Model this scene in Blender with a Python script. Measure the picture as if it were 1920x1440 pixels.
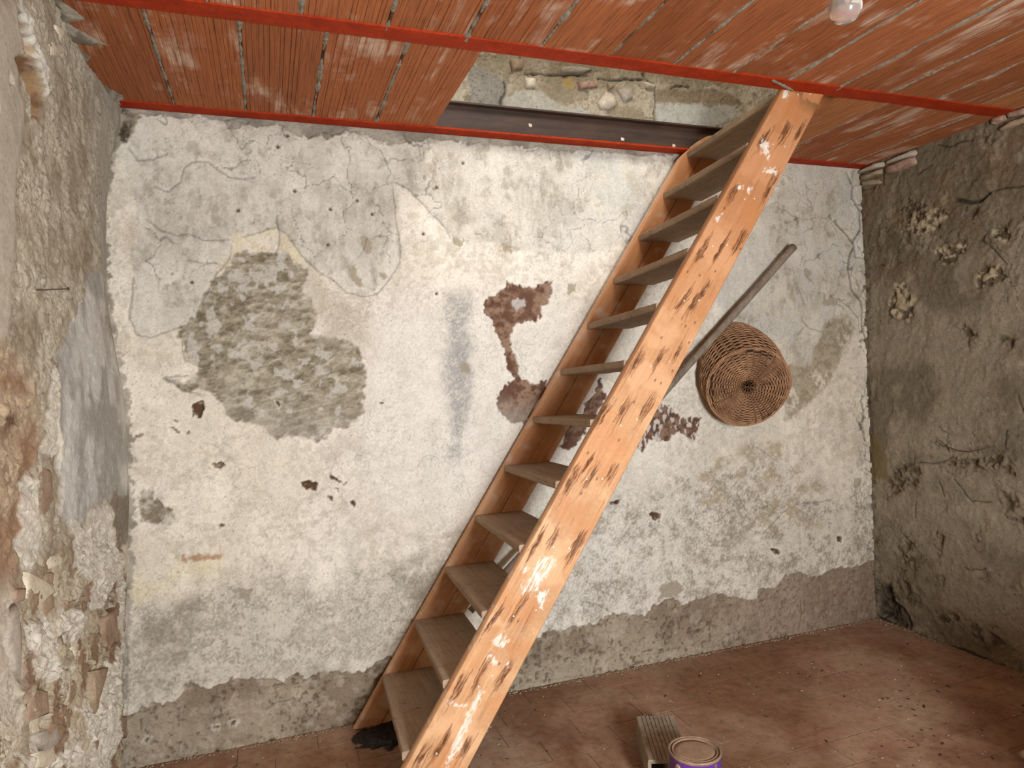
import bpy, bmesh, math, random
import numpy as np
from mathutils import Vector, Matrix

# ------------------------------------------------------------------ camera, world, light, exposure
sc = bpy.context.scene
col = sc.collection
for o in list(bpy.data.objects):
    bpy.data.objects.remove(o)

ZC, XL, XR, YF = 2.478, -0.51, 3.11, -3.5          # ceiling height, left wall, right wall, front wall

cd = bpy.data.cameras.new('camera')
cd.sensor_width = 36; cd.lens = 24.16; cd.clip_start = 0.02
cam = bpy.data.objects.new('camera', cd); col.objects.link(cam)
_r = Vector((0.94141, -0.33480, -0.04077)); _u = Vector((0.04052, -0.00774, 0.99915)); _f = Vector((0.33483, 0.94226, -0.00628))
m = Matrix((( _r.x, _u.x, -_f.x), (_r.y, _u.y, -_f.y), (_r.z, _u.z, -_f.z)))
cam.matrix_world = Matrix.Translation((0, -2.9046, 1.3976)) @ m.to_4x4()
sc.camera = cam

w = bpy.data.worlds.new('overcast sky'); sc.world = w; w.use_nodes = True
w.node_tree.nodes['Background'].inputs[0].default_value = (0.86, 0.90, 1.0, 1)
w.node_tree.nodes['Background'].inputs[1].default_value = 0.9

def area(name, loc, rot, sx, sy, power, color, spread=180):
    l = bpy.data.lights.new(name, 'AREA'); l.shape = 'RECTANGLE'; l.size = sx; l.size_y = sy
    l.energy = power; l.color = color; l.spread = math.radians(spread)
    o = bpy.data.objects.new(name, l); col.objects.link(o); o.location = loc; o.rotation_euler = rot
    return o
R90 = math.pi / 2
DAY = (0.90, 0.965, 1.03)
area('daylight_window', (0.90, YF - 0.42, 1.22), (R90, 0, 0), 0.50, 0.70, 152, DAY)
area('daylight_upstairs', (1.3, -2.2, 4.4), (math.radians(34), 0, 0), 1.2, 1.0, 70, (1.0, 0.97, 0.92))

sc.view_settings.view_transform = 'Standard'
sc.view_settings.look = 'None'
sc.view_settings.gamma = 1.0
sc.view_settings.use_curve_mapping = False
sc.view_settings.exposure = 0.0

rng = np.random.default_rng(7)
random.seed(7)

# ------------------------------------------------------------------ traced outlines (metres, on their own surfaces)
BACK_REGIONS = {
 'rough': [(-0.108, 1.938), (-0.067, 1.958), (-0.013, 1.954), (0.041, 1.941), (0.097, 1.942), (0.143, 1.904), (0.17, 1.865), (0.149, 1.825), (0.166, 1.765), (0.202, 1.716), (0.189, 1.646), (0.169, 1.612), (0.236, 1.605), (0.314, 1.589), (0.377, 1.567), (0.386, 1.521), (0.37, 1.501), (0.383, 1.46), (0.385, 1.389), (0.372, 1.328), (0.38, 1.277), (0.329, 1.249), (0.298, 1.221), (0.249, 1.214), (0.199, 1.177), (0.142, 1.186), (0.086, 1.204), (0.03, 1.198), (-0.006, 1.23), (-0.023, 1.26), (-0.068, 1.282), (-0.112, 1.285), (-0.147, 1.306), (-0.155, 1.335), (-0.197, 1.375), (-0.248, 1.406), (-0.316, 1.409), (-0.366, 1.439), (-0.377, 1.467), (-0.349, 1.448), (-0.298, 1.436), (-0.272, 1.464), (-0.253, 1.501), (-0.295, 1.521), (-0.284, 1.577), (-0.316, 1.624), (-0.315, 1.652), (-0.245, 1.699), (-0.217, 1.755), (-0.188, 1.822), (-0.123, 1.899)],
 'crescent': [(-0.106, 1.991), (-0.029, 2.017), (0.064, 2.049), (0.118, 1.982), (0.18, 1.895), (0.15, 1.845), (0.097, 1.942), (-0.013, 1.954), (-0.108, 1.938), (-0.179, 1.822), (-0.168, 1.889), (-0.118, 1.928)],
 'sandy': [(0.143, 1.904), (0.18, 1.885), (0.274, 1.831), (0.341, 1.776), (0.431, 1.766), (0.426, 1.643), (0.391, 1.541), (0.236, 1.605), (0.189, 1.646), (0.202, 1.716), (0.149, 1.825)],
 'grey': [(-0.554, 2.452), (1.13, 2.497), (2.035, 2.448), (1.879, 2.103), (1.58, 2.023), (1.349, 1.971), (1.037, 1.975), (0.947, 2.022), (0.834, 2.018), (0.79, 2.012), (0.759, 2.064), (0.697, 2.125), (0.595, 2.235), (0.544, 2.253), (0.532, 2.222), (0.535, 2.16), (0.541, 2.056), (0.554, 1.995), (0.55, 1.911), (0.495, 1.828), (0.452, 1.786), (0.401, 1.776), (0.322, 1.786), (0.275, 1.836), (0.208, 1.875), (0.153, 1.934), (0.1, 2.011), (0.064, 2.049), (-0.029, 2.017), (-0.111, 1.986), (-0.123, 1.918), (-0.174, 1.851), (-0.217, 1.755), (-0.268, 1.671), (-0.341, 1.639), (-0.409, 1.612), (-0.458, 1.627), (-0.476, 1.682), (-0.458, 1.838), (-0.462, 1.93), (-0.417, 2.041), (-0.48, 2.295), (-0.546, 2.263)],
 'greyright': [(2.628, 2.491), (3.216, 2.531), (3.121, 1.763), (3.015, 1.531), (2.867, 1.534), (2.644, 1.369), (2.548, 1.54), (2.25, 1.6), (2.129, 1.762), (2.272, 2.088), (2.474, 2.149)],
 'top': [(-0.552, 2.507), (2.483, 2.504), (2.482, 2.472), (1.078, 2.443), (0.678, 2.445), (0.52, 2.417), (0.419, 2.44), (0.369, 2.456), (0.269, 2.418), (0.154, 2.419), (0.08, 2.432), (0.072, 2.461), (0.034, 2.438), (-0.048, 2.446), (-0.111, 2.436), (-0.119, 2.454), (-0.3, 2.457), (-0.417, 2.451), (-0.554, 2.443)],
 'corner': [(-0.584, 2.494), (-0.409, 2.456), (-0.444, 2.38), (-0.487, 2.331), (-0.523, 2.237), (-0.595, 2.215)],
 'band': [(-0.655, 0.149), (-0.568, 0.164), (-0.552, 0.193), (-0.5, 0.208), (-0.462, 0.234), (-0.417, 0.217), (-0.367, 0.232), (-0.358, 0.273), (-0.33, 0.285), (-0.292, 0.278), (-0.269, 0.256), (-0.205, 0.261), (-0.18, 0.283), (-0.116, 0.262), (-0.051, 0.25), (0.023, 0.219), (0.051, 0.258), (0.084, 0.243), (0.1, 0.213), (0.153, 0.24), (0.223, 0.218), (0.331, 0.217), (0.369, 0.247), (0.654, 0.255), (0.833, 0.224), (0.982, 0.223), (1.1, 0.213), (1.146, 0.258), (1.213, 0.242), (1.352, 0.235), (1.423, 0.245), (1.484, 0.279), (1.568, 0.266), (1.666, 0.24), (1.719, 0.293), (1.847, 0.291), (1.871, 0.253), (1.977, 0.272), (2.098, 0.283), (2.166, 0.267), (2.248, 0.226), (2.311, 0.223), (2.327, 0.267), (2.45, 0.268), (2.511, 0.331), (2.615, 0.329), (2.703, 0.275), (2.829, 0.319), (2.97, 0.301), (3.134, 0.33), (3.371, 0.364), (3.345, -0.172), (0.993, -0.209), (-0.547, -0.221), (-0.97, -0.112)],
 'dirtyl': [(-0.567, 0.18), (-0.526, 0.671), (-0.423, 0.648), (-0.338, 0.67), (-0.181, 0.666), (-0.016, 0.688), (0.118, 0.643), (0.203, 0.604), (0.293, 0.62), (0.367, 0.647), (0.48, 0.679), (0.674, 0.732), (0.654, 0.255), (0.369, 0.247), (0.188, 0.224), (0.015, 0.22), (-0.229, 0.266), (-0.362, 0.274)],
 'dirtyr': [(1.135, 0.792), (1.351, 0.845), (1.517, 0.829), (1.775, 0.752), (1.931, 0.868), (2.123, 0.959), (2.352, 0.969), (2.617, 0.808), (2.827, 0.704), (3.129, 0.764), (3.144, 0.29), (2.591, 0.249), (2.252, 0.242), (1.635, 0.255), (1.111, 0.238)],
 'olive': [(2.788, 1.585), (2.845, 1.649), (2.97, 1.68), (3.023, 1.603), (2.976, 1.517), (2.916, 1.41), (2.858, 1.347), (2.772, 1.254), (2.716, 1.204), (2.607, 1.146), (2.528, 1.109), (2.563, 1.316), (2.555, 1.421), (2.713, 1.427), (2.743, 1.501)],
 'mottle': [(2.005, 0.961), (2.151, 1.051), (2.321, 1.019), (2.499, 1.059), (2.569, 0.897), (2.749, 0.776), (2.712, 0.566), (2.475, 0.54), (2.228, 0.619), (2.042, 0.739)],
 'stain1': [(0.911, 1.754), (0.962, 1.788), (1.017, 1.814), (1.023, 1.844), (1.073, 1.84), (1.109, 1.819), (1.166, 1.824), (1.262, 1.847), (1.25, 1.798), (1.238, 1.745), (1.199, 1.727), (1.188, 1.675), (1.159, 1.666), (1.074, 1.65), (1.051, 1.641), (1.036, 1.607), (1.042, 1.538), (1.067, 1.485), (1.06, 1.433), (1.082, 1.398), (1.137, 1.378), (1.203, 1.384), (1.211, 1.349), (1.161, 1.29), (1.131, 1.239), (1.092, 1.197), (1.027, 1.193), (0.992, 1.221), (0.967, 1.273), (0.964, 1.317), (0.997, 1.358), (1.036, 1.4), (1.01, 1.435), (1.017, 1.504), (0.988, 1.556), (0.963, 1.608), (0.943, 1.668), (0.913, 1.703)],
 'stainhole': [(1.047, 1.754), (1.08, 1.775), (1.116, 1.758), (1.119, 1.719), (1.086, 1.697), (1.049, 1.711)],
 'stain3': [(1.252, 1.081), (1.299, 1.158), (1.33, 1.183), (1.392, 1.26), (1.383, 1.279), (1.424, 1.295), (1.467, 1.374), (1.483, 1.382), (1.475, 1.328), (1.505, 1.318), (1.472, 1.256), (1.419, 1.187), (1.365, 1.1), (1.305, 1.069)],
 'stain4': [(1.658, 1.043), (1.727, 1.178), (1.784, 1.259), (1.848, 1.237), (1.868, 1.198), (1.912, 1.186), (2.029, 1.184), (1.997, 1.114), (1.977, 1.035), (1.93, 1.1), (1.886, 1.117), (1.83, 1.078), (1.775, 1.063), (1.723, 1.076), (1.688, 1.023)],
 'blue': [(0.748, 1.788), (0.846, 1.777), (0.866, 1.713), (0.84, 1.638), (0.882, 1.573), (0.854, 1.423), (0.824, 1.263), (0.783, 1.062), (0.728, 1.066), (0.728, 1.321), (0.726, 1.533), (0.752, 1.639)],
 'yellow': [(-0.516, 0.736), (-0.398, 0.695), (-0.335, 0.746), (-0.194, 0.746), (-0.212, 0.679), (-0.345, 0.68), (-0.401, 0.636), (-0.514, 0.603)],
 'rust': [(-0.335, 0.755), (-0.303, 0.785), (-0.193, 0.763), (-0.202, 0.747), (-0.289, 0.747)],
 'pocket': [(-0.484, 0.991), (-0.46, 1.031), (-0.437, 1.045), (-0.401, 1.008), (-0.362, 0.945), (-0.375, 0.904), (-0.45, 0.908), (-0.471, 0.948)],
}
BACK_SPOTS = [
 [(0.391, 2.021), (0.441, 2.007), (0.434, 1.95), (0.394, 1.96)],
 [(0.331, 1.882), (0.356, 1.893), (0.393, 1.812), (0.363, 1.817), (0.334, 1.852)],
 [(0.466, 1.874), (0.497, 1.874), (0.494, 1.849), (0.467, 1.848)],
 [(0.78, 2.033), (0.834, 2.018), (0.822, 1.986), (0.784, 2.001)],
 [(1.004, 2.013), (1.059, 2.003), (1.054, 1.965), (1.008, 1.974)],
 [(0.79, 1.484), (0.834, 1.477), (0.821, 1.434), (0.788, 1.446)],
 [(1.324, 1.83), (1.368, 1.825), (1.376, 1.781), (1.327, 1.781)],
 [(2.71, 1.925), (2.75, 1.915), (2.741, 1.867), (2.71, 1.872)],
 [(2.822, 1.884), (2.855, 1.852), (2.847, 1.842), (2.825, 1.863)],
 [(2.808, 1.734), (2.831, 1.788), (2.857, 1.761), (2.879, 1.794), (2.931, 1.734), (2.835, 1.718)],
 [(1.745, 0.305), (1.76, 0.37), (1.85, 0.374), (1.894, 0.329), (1.847, 0.302)],
 [(2.908, 0.333), (2.948, 0.341), (2.971, 0.313), (2.938, 0.305)],
 [(3.004, 0.346), (3.044, 0.339), (3.035, 0.317), (3.011, 0.318)],
 [(-0.15, 0.635), (-0.085, 0.626), (-0.095, 0.593), (-0.136, 0.581)],
 [(2.983, 0.787), (3.039, 0.783), (3.045, 0.749), (2.995, 0.743)],
]
BACK_HOLES = [
 [(-0.282, 1.313), (-0.263, 1.355), (-0.246, 1.363), (-0.23, 1.353), (-0.225, 1.329), (-0.248, 1.31)],
 [(-0.472, 1.251), (-0.427, 1.271), (-0.44, 1.244), (-0.469, 1.232)],
 [(-0.354, 1.261), (-0.322, 1.261), (-0.325, 1.246), (-0.352, 1.25)],
 [(-0.323, 1.245), (-0.297, 1.25), (-0.302, 1.241)],
 [(-0.348, 1.289), (-0.33, 1.29), (-0.334, 1.279)],
 [(0.111, 1.013), (0.142, 1.028), (0.18, 1.002), (0.166, 0.977), (0.123, 0.981)],
 [(0.222, 1.049), (0.247, 1.024), (0.3, 1.001), (0.264, 0.999), (0.233, 1.011)],
 [(0.205, 0.964), (0.231, 0.952), (0.226, 0.934), (0.21, 0.942)],
 [(0.245, 0.978), (0.263, 0.968), (0.258, 0.956)],
 [(0.313, 0.926), (0.328, 0.911), (0.322, 0.891), (0.312, 0.903)],
 [(-0.23, 1.121), (-0.194, 1.131), (-0.171, 1.112), (-0.188, 1.1), (-0.223, 1.105)],
 [(-0.2, 0.894), (-0.184, 0.892), (-0.189, 0.858), (-0.198, 0.867)],
 [(-0.252, 0.097), (-0.228, 0.101), (-0.232, 0.08), (-0.25, 0.08)],
 [(-0.186, 0.101), (-0.163, 0.101), (-0.168, 0.087), (-0.184, 0.09)],
 [(-0.488, 0.105), (-0.475, 0.09), (-0.479, 0.078), (-0.488, 0.092)],
 [(2.844, 0.483), (2.883, 0.478), (2.882, 0.442), (2.851, 0.449)],
 [(2.401, 0.475), (2.459, 0.472), (2.475, 0.431), (2.428, 0.425)],
 [(1.482, 0.811), (1.564, 0.814), (1.553, 0.786), (1.502, 0.791)],
 [(1.717, 0.713), (1.771, 0.722), (1.769, 0.68), (1.726, 0.689)],
 [(0.017, 1.351), (0.04, 1.34), (0.03, 1.325)],
 [(0.438, 1.325), (0.459, 1.324), (0.453, 1.306)],
]
BACK_DOTS = [(0.077, 2.368), (0.847, 2.356), (0.656, 2.039), (0.382, 2.168), (0.272, 2.127), (0.134, 2.195), (-0.081, 2.107), (0.256, 1.981), (0.704, 1.782), (-0.259, 1.823), (0.723, 2.242), (0.441, 2.114), (0.116, 2.416)]
BACK_CRACKS = [
 [(-0.458, 1.838), (-0.476, 1.682), (-0.458, 1.627), (-0.409, 1.612), (-0.341, 1.639), (-0.268, 1.671), (-0.217, 1.755), (-0.174, 1.851), (-0.123, 1.918), (-0.111, 1.986), (-0.029, 2.017), (0.064, 2.049), (0.1, 2.011), (0.153, 1.934), (0.208, 1.875), (0.275, 1.836), (0.322, 1.786), (0.401, 1.771), (0.452, 1.786), (0.495, 1.828), (0.55, 1.911), (0.554, 1.995), (0.541, 2.056), (0.535, 2.16), (0.534, 2.222)],
 [(0.544, 2.253), (0.595, 2.235), (0.697, 2.125), (0.759, 2.064), (0.774, 2.022)],
 [(-0.271, 1.91), (-0.211, 1.897), (-0.172, 1.898)],
 [(-0.408, 2.06), (-0.36, 2.016), (-0.302, 1.999), (-0.258, 2.01), (-0.208, 1.988), (-0.12, 1.99)],
 [(-0.37, 2.182), (-0.329, 2.166), (-0.285, 2.206), (-0.266, 2.263), (-0.239, 2.284)],
 [(-0.455, 2.324), (-0.424, 2.28), (-0.365, 2.294), (-0.323, 2.315)],
 [(-0.239, 2.284), (-0.178, 2.288), (-0.11, 2.235), (-0.056, 2.228), (-0.02, 2.24)],
 [(-0.268, 1.671), (-0.307, 1.638), (-0.295, 1.521)],
 [(-0.289, 1.464), (-0.365, 1.458), (-0.316, 1.418), (-0.249, 1.387)],
 [(0.049, 1.902), (0.068, 2.04), (0.066, 2.098)],
 [(2.932, 2.167), (3.005, 2.104), (3.052, 2.056), (3.014, 1.995), (2.996, 1.919), (3.019, 1.81), (3.073, 1.756), (3.089, 1.657), (3.092, 1.58), (3.117, 1.492), (3.12, 1.404), (3.123, 1.338), (3.091, 1.262), (3.06, 1.208), (3.084, 1.119), (3.054, 1.077), (3.078, 0.988)],
 [(3.014, 2.445), (3.056, 2.375), (3.042, 2.316), (3.095, 2.246), (3.097, 2.143), (3.049, 2.084), (3.056, 1.996)],
 [(2.844, 1.82), (2.986, 1.72), (3.066, 1.646)],
 [(2.665, 1.809), (2.7, 1.713), (2.671, 1.65), (2.722, 1.607), (2.801, 1.585)],
 [(2.682, 1.608), (2.64, 1.566)],
 [(2.382, 0.984), (2.468, 0.926), (2.52, 0.953)],
 [(1.956, 0.105), (2.024, 0.14), (2.081, 0.199)],
 [(2.585, 0.009), (2.605, 0.12), (2.607, 0.168)],
 [(2.829, 0.319), (2.863, 0.376), (2.861, 0.413)],
 [(1.769, 0.291), (1.86, 0.305), (1.894, 0.329)],
 [(1.357, 0.351), (1.426, 0.32), (1.496, 0.277)],
 [(2.268, 0.594), (2.366, 0.556), (2.506, 0.651), (2.611, 0.682), (2.826, 0.681)],
 [(2.227, 0.761), (2.272, 0.675), (2.406, 0.689)],
 [(1.871, 2.881), (1.902, 2.885)],
 [(-0.045, 2.518), (-0.042, 2.48), (-0.119, 2.459)],
 [(-0.54, 0.208), (-0.577, 0.155), (-0.591, 0.019)],
 [(-0.523, 0.724), (-0.536, 0.486), (-0.539, 0.227)],
 [(-0.568, 0.168), (-0.522, 0.204), (-0.448, 0.197), (-0.433, 0.203)],
 [(-0.121, 0.14), (-0.073, 0.122), (-0.022, 0.147), (0.037, 0.144)],
 [(0.083, 0.208), (0.109, 0.221), (0.144, 0.219)],
]
UPPER_REGIONS = {
 'grey': [(0.892, 2.794), (0.993, 2.765), (1.061, 2.739), (1.04, 2.663), (1.046, 2.598), (0.884, 2.591)],
 'smooth1': [(1.049, 2.664), (1.112, 2.695), (1.228, 2.707), (1.308, 2.665), (1.438, 2.643), (1.559, 2.576), (1.046, 2.59)],
 'smooth2': [(1.824, 2.714), (1.98, 2.729), (2.141, 2.74), (2.307, 2.742), (2.304, 2.686), (2.08, 2.584), (1.829, 2.599)],
 'mud': [(1.827, 2.786), (2.254, 2.811), (2.364, 2.766), (2.229, 2.735), (1.834, 2.715)],
 'yellow': [(1.331, 2.777), (1.397, 2.784), (1.409, 2.751), (1.358, 2.741)],
}
UPPER_STONES = [
 [(1.511, 2.684), (1.557, 2.74), (1.604, 2.719), (1.612, 2.676), (1.572, 2.655), (1.524, 2.655)],
 [(1.334, 2.828), (1.427, 2.838), (1.494, 2.837), (1.445, 2.81), (1.332, 2.798)],
 [(1.568, 2.776), (1.607, 2.772), (1.576, 2.751)],
 [(1.616, 2.755), (1.695, 2.763), (1.703, 2.72), (1.652, 2.698)],
 [(1.415, 2.769), (1.52, 2.78), (1.519, 2.754), (1.423, 2.735)],
 [(1.767, 2.806), (1.827, 2.795), (1.816, 2.776), (1.776, 2.78)],
 [(1.15, 2.757), (1.203, 2.763), (1.202, 2.721), (1.157, 2.716)],
 [(1.083, 2.84), (1.153, 2.84), (1.143, 2.798), (1.089, 2.783)],
]
UPPER_CRACKS = [
 [(1.769, 2.85), (1.778, 2.825), (1.827, 2.795), (1.829, 2.715), (1.815, 2.642), (1.834, 2.599)],
 [(1.037, 2.597), (1.03, 2.638), (1.059, 2.69), (1.052, 2.738)],
 [(1.931, 2.796), (1.995, 2.821), (2.026, 2.815)],
 [(1.53, 2.798), (1.637, 2.801), (1.707, 2.817), (1.778, 2.825)],
 [(1.159, 2.775), (1.332, 2.794), (1.483, 2.802)],
]
RIGHT_PITS = [
 [(-0.25, 2.094), (-0.326, 2.142), (-0.405, 2.157), (-0.479, 2.132), (-0.495, 2.094), (-0.461, 2.055), (-0.4, 2.034), (-0.322, 2.043)],
 [(-0.412, 1.955), (-0.472, 1.964), (-0.586, 1.967), (-0.584, 1.915), (-0.526, 1.866), (-0.482, 1.86), (-0.439, 1.894)],
 [(-0.62, 1.778), (-0.662, 1.836), (-0.745, 1.828), (-0.774, 1.767), (-0.71, 1.745), (-0.625, 1.731)],
 [(-0.142, 1.643), (-0.158, 1.736), (-0.187, 1.817), (-0.247, 1.818), (-0.295, 1.73), (-0.273, 1.62)],
 [(-0.713, 1.986), (-0.788, 2.0), (-0.798, 1.918), (-0.724, 1.933)],
 [(-0.246, 2.197), (-0.297, 2.227), (-0.406, 2.199), (-0.412, 2.156), (-0.326, 2.149), (-0.268, 2.119)],
 [(-0.074, 0.748), (-0.147, 0.845), (-0.311, 0.904), (-0.291, 0.776), (-0.192, 0.734), (-0.088, 0.676)],
 [(-0.004, 0.165), (-0.085, 0.217), (-0.116, 0.122), (-0.198, 0.088), (-0.219, 0.016), (-0.128, 0.008), (-0.025, 0.035)],
 [(-0.326, 0.128), (-0.503, 0.182), (-0.528, 0.138), (-0.384, 0.077)],
 [(-0.528, 0.138), (-0.673, 0.172), (-0.701, 0.081), (-0.566, 0.059)],
 [(-0.515, 1.581), (-0.556, 1.577), (-0.633, 1.494), (-0.58, 1.498)],
 [(-0.71, 1.514), (-0.793, 1.483), (-0.768, 1.436), (-0.721, 1.47)],
 [(-0.373, 0.554), (-0.432, 0.552), (-0.415, 0.488), (-0.371, 0.492)],
 [(-0.559, 0.59), (-0.612, 0.581), (-0.591, 0.545)],
 [(-0.432, 0.916), (-0.739, 0.97), (-0.772, 0.888), (-0.584, 0.892), (-0.445, 0.89)],
 [(-0.215, 0.495), (-0.262, 0.462), (-0.248, 0.331), (-0.2, 0.333), (-0.197, 0.448)],
 [(-0.156, 0.264), (-0.205, 0.248), (-0.241, 0.159), (-0.186, 0.186)],
 [(-0.697, 0.817), (-0.781, 0.792), (-0.8, 0.661), (-0.729, 0.685)],
 [(-0.672, 2.457), (-0.717, 2.447), (-0.733, 2.372), (-0.682, 2.377)],
 [(-0.611, 2.093), (-0.646, 2.123), (-0.651, 2.077), (-0.629, 2.037)],
]
RIGHT_CRACKS = [
 [(-0.538, 2.165), (-0.566, 2.157), (-0.613, 2.135), (-0.66, 2.13), (-0.7, 2.148)],
 [(-0.455, 2.46), (-0.519, 2.428), (-0.562, 2.424), (-0.644, 2.415)],
 [(-0.666, 1.951), (-0.716, 1.896), (-0.77, 1.823)],
 [(0.014, 2.37), (0.02, 2.449), (-0.009, 2.456), (-0.136, 2.433), (-0.157, 2.397), (-0.154, 2.338)],
 [(-0.486, 0.828), (-0.565, 0.734), (-0.657, 0.748)],
 [(-0.435, 0.997), (-0.455, 0.958)],
 [(-0.525, 0.413), (-0.566, 0.41), (-0.632, 0.432)],
 [(-0.271, 0.689), (-0.265, 0.603)],
 [(0.167, -0.071), (-0.024, 0.012), (-0.177, -0.012), (-0.289, -0.01), (-0.395, -0.015), (-0.55, 0.001), (-0.704, -0.005), (-0.799, -0.017)],
 [(-0.398, 0.804), (-0.425, 0.74)],
 [(-0.728, 1.006), (-0.743, 1.081)],
 [(-0.797, 1.241), (-0.819, 1.158)],
 [(-0.429, 2.372), (-0.342, 2.342)],
 [(-0.961, 2.137), (-0.847, 2.139), (-0.788, 2.162), (-0.7, 2.148)],
 [(-0.592, 2.124), (-0.587, 2.079)],
 [(-0.295, 0.889), (-0.402, 0.899), (-0.476, 0.933)],
]
RIGHT_OLIVE = [(0.021, 1.024), (-0.05, 1.013), (-0.117, 0.944), (-0.093, 0.78), (0.015, 0.766)]
RIGHT_BRICKS = [
 [(0.019, 2.464), (-0.111, 2.474), (-0.164, 2.461), (-0.161, 2.44), (-0.119, 2.442), (0.006, 2.449)],
 [(-0.172, 2.459), (-0.347, 2.464), (-0.35, 2.449), (-0.338, 2.439), (-0.176, 2.444)],
 [(-0.008, 2.433), (-0.149, 2.429), (-0.148, 2.407), (-0.09, 2.405), (-0.007, 2.41)],
 [(-0.167, 2.431), (-0.338, 2.435), (-0.348, 2.397), (-0.304, 2.389), (-0.174, 2.393)],
 [(-0.007, 2.403), (-0.134, 2.381), (-0.142, 2.357), (-0.015, 2.377)],
 [(-0.731, 2.48), (-0.79, 2.477), (-0.792, 2.454), (-0.749, 2.445), (-0.73, 2.452)],
 [(-0.793, 2.479), (-0.911, 2.473), (-0.91, 2.444), (-0.804, 2.453)],
 [(-0.76, 2.422), (-0.804, 2.435), (-0.909, 2.432), (-0.909, 2.414), (-0.772, 2.409)],
]
LEFT_REGIONS = {
 'hole': [(-1.106, 2.149), (-1.046, 2.188), (-1.025, 2.223), (-1.077, 2.256), (-1.007, 2.294), (-0.991, 2.282), (-0.938, 2.282), (-0.897, 2.241), (-0.866, 2.146), (-0.878, 2.102), (-0.976, 2.071), (-1.014, 2.114), (-1.044, 2.141), (-1.092, 2.137)],
 'hole2': [(-1.081, 2.254), (-1.007, 2.294), (-0.991, 2.282), (-1.061, 2.253)],
 'hole3': [(-1.163, 2.106), (-1.145, 2.103), (-1.135, 2.094), (-1.166, 2.084)],
 'white': [(-1.015, 2.327), (-0.987, 2.316), (-0.932, 2.326), (-0.942, 2.289), (-0.892, 2.273), (-0.826, 2.247), (-0.841, 2.181), (-0.868, 2.17), (-0.889, 2.226), (-0.924, 2.253), (-0.984, 2.274), (-1.014, 2.305)],
 'tan': [(-1.079, 2.241), (-1.019, 2.268), (-0.939, 2.272), (-0.906, 2.243), (-0.955, 2.223), (-1.008, 2.219), (-1.032, 2.231)],
 'smooth': [(-1.32, 2.188), (-1.075, 2.286), (-1.031, 2.223), (-1.062, 2.172), (-1.1, 2.096), (-1.051, 2.067), (-1.08, 1.984), (-1.129, 1.863), (-1.193, 1.566), (-1.236, 1.518), (-1.395, 1.508)],
 'blue': [(-0.869, 1.495), (-0.732, 1.586), (-0.57, 1.704), (-0.385, 1.814), (-0.191, 1.816), (-0.174, 1.725), (-0.223, 1.659), (-0.088, 1.607), (-0.003, 1.447), (0.021, 1.364), (0.047, 1.194), (-0.002, 0.982), (-0.31, 1.061), (-0.407, 1.062), (-0.605, 1.066), (-0.637, 1.033), (-0.753, 1.055), (-0.872, 1.1), (-0.838, 1.186), (-0.88, 1.298)],
 'tongue': [(-0.325, 1.067), (0.007, 1.022), (-0.006, 0.87), (-0.141, 0.826), (-0.239, 0.894), (-0.292, 0.98)],
 'brown': [(-1.3, 1.573), (-1.186, 1.506), (-1.134, 1.484), (-1.036, 1.437), (-1.001, 1.332), (-1.035, 1.21), (-1.085, 1.086), (-1.197, 1.109), (-1.247, 1.029), (-1.36, 1.059)],
 'umber': [(-1.227, 1.385), (-1.161, 1.388), (-1.131, 1.349), (-1.182, 1.327), (-1.239, 1.338)],
 'cream1': [(-0.925, 1.493), (-0.874, 1.461), (-0.866, 1.325), (-0.815, 1.265), (-0.852, 1.228), (-0.925, 1.252), (-1.025, 1.282), (-0.984, 1.331), (-0.942, 1.384)],
 'cream2': [(-1.126, 1.223), (-1.032, 1.233), (-1.028, 1.087), (-1.044, 1.039), (-1.125, 1.018), (-1.172, 1.04), (-1.157, 1.103)],
 'cream3': [(-0.774, 1.061), (-0.637, 1.03), (-0.579, 1.065), (-0.406, 1.064), (-0.299, 1.033), (-0.275, 0.894), (-0.101, 0.825), (-0.265, 0.772), (-0.403, 0.766), (-0.528, 0.747), (-0.629, 0.791), (-0.59, 0.858), (-0.756, 0.901), (-0.81, 0.974), (-0.76, 1.011)],
 'cream4': [(-0.212, 0.85), (-0.065, 0.801), (-0.074, 0.397), (-0.187, 0.441), (-0.191, 0.598), (-0.268, 0.758)],
 'cream5': [(-0.966, 0.86), (-0.868, 0.874), (-0.791, 0.828), (-0.633, 0.767), (-0.802, 0.761), (-0.973, 0.819)],
 'cream6': [(-1.188, 0.874), (-1.168, 0.915), (-1.032, 0.891), (-0.968, 0.85), (-0.965, 0.752), (-0.883, 0.653), (-1.021, 0.736), (-1.169, 0.801)],
 'cream7': [(-0.85, 0.605), (-0.743, 0.57), (-0.684, 0.626), (-0.559, 0.584), (-0.31, 0.562), (-0.273, 0.399), (-0.447, 0.234), (-0.706, 0.369), (-0.777, 0.513)],
 'cream8': [(-1.304, 0.68), (-1.266, 0.687), (-1.077, 0.587), (-0.845, 0.505), (-0.751, 0.392)],
 'pale': [(-1.364, 1.028), (-1.25, 1.004), (-1.221, 0.932), (-1.238, 0.801), (-1.261, 0.721), (-1.395, 0.768)],
}
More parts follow.
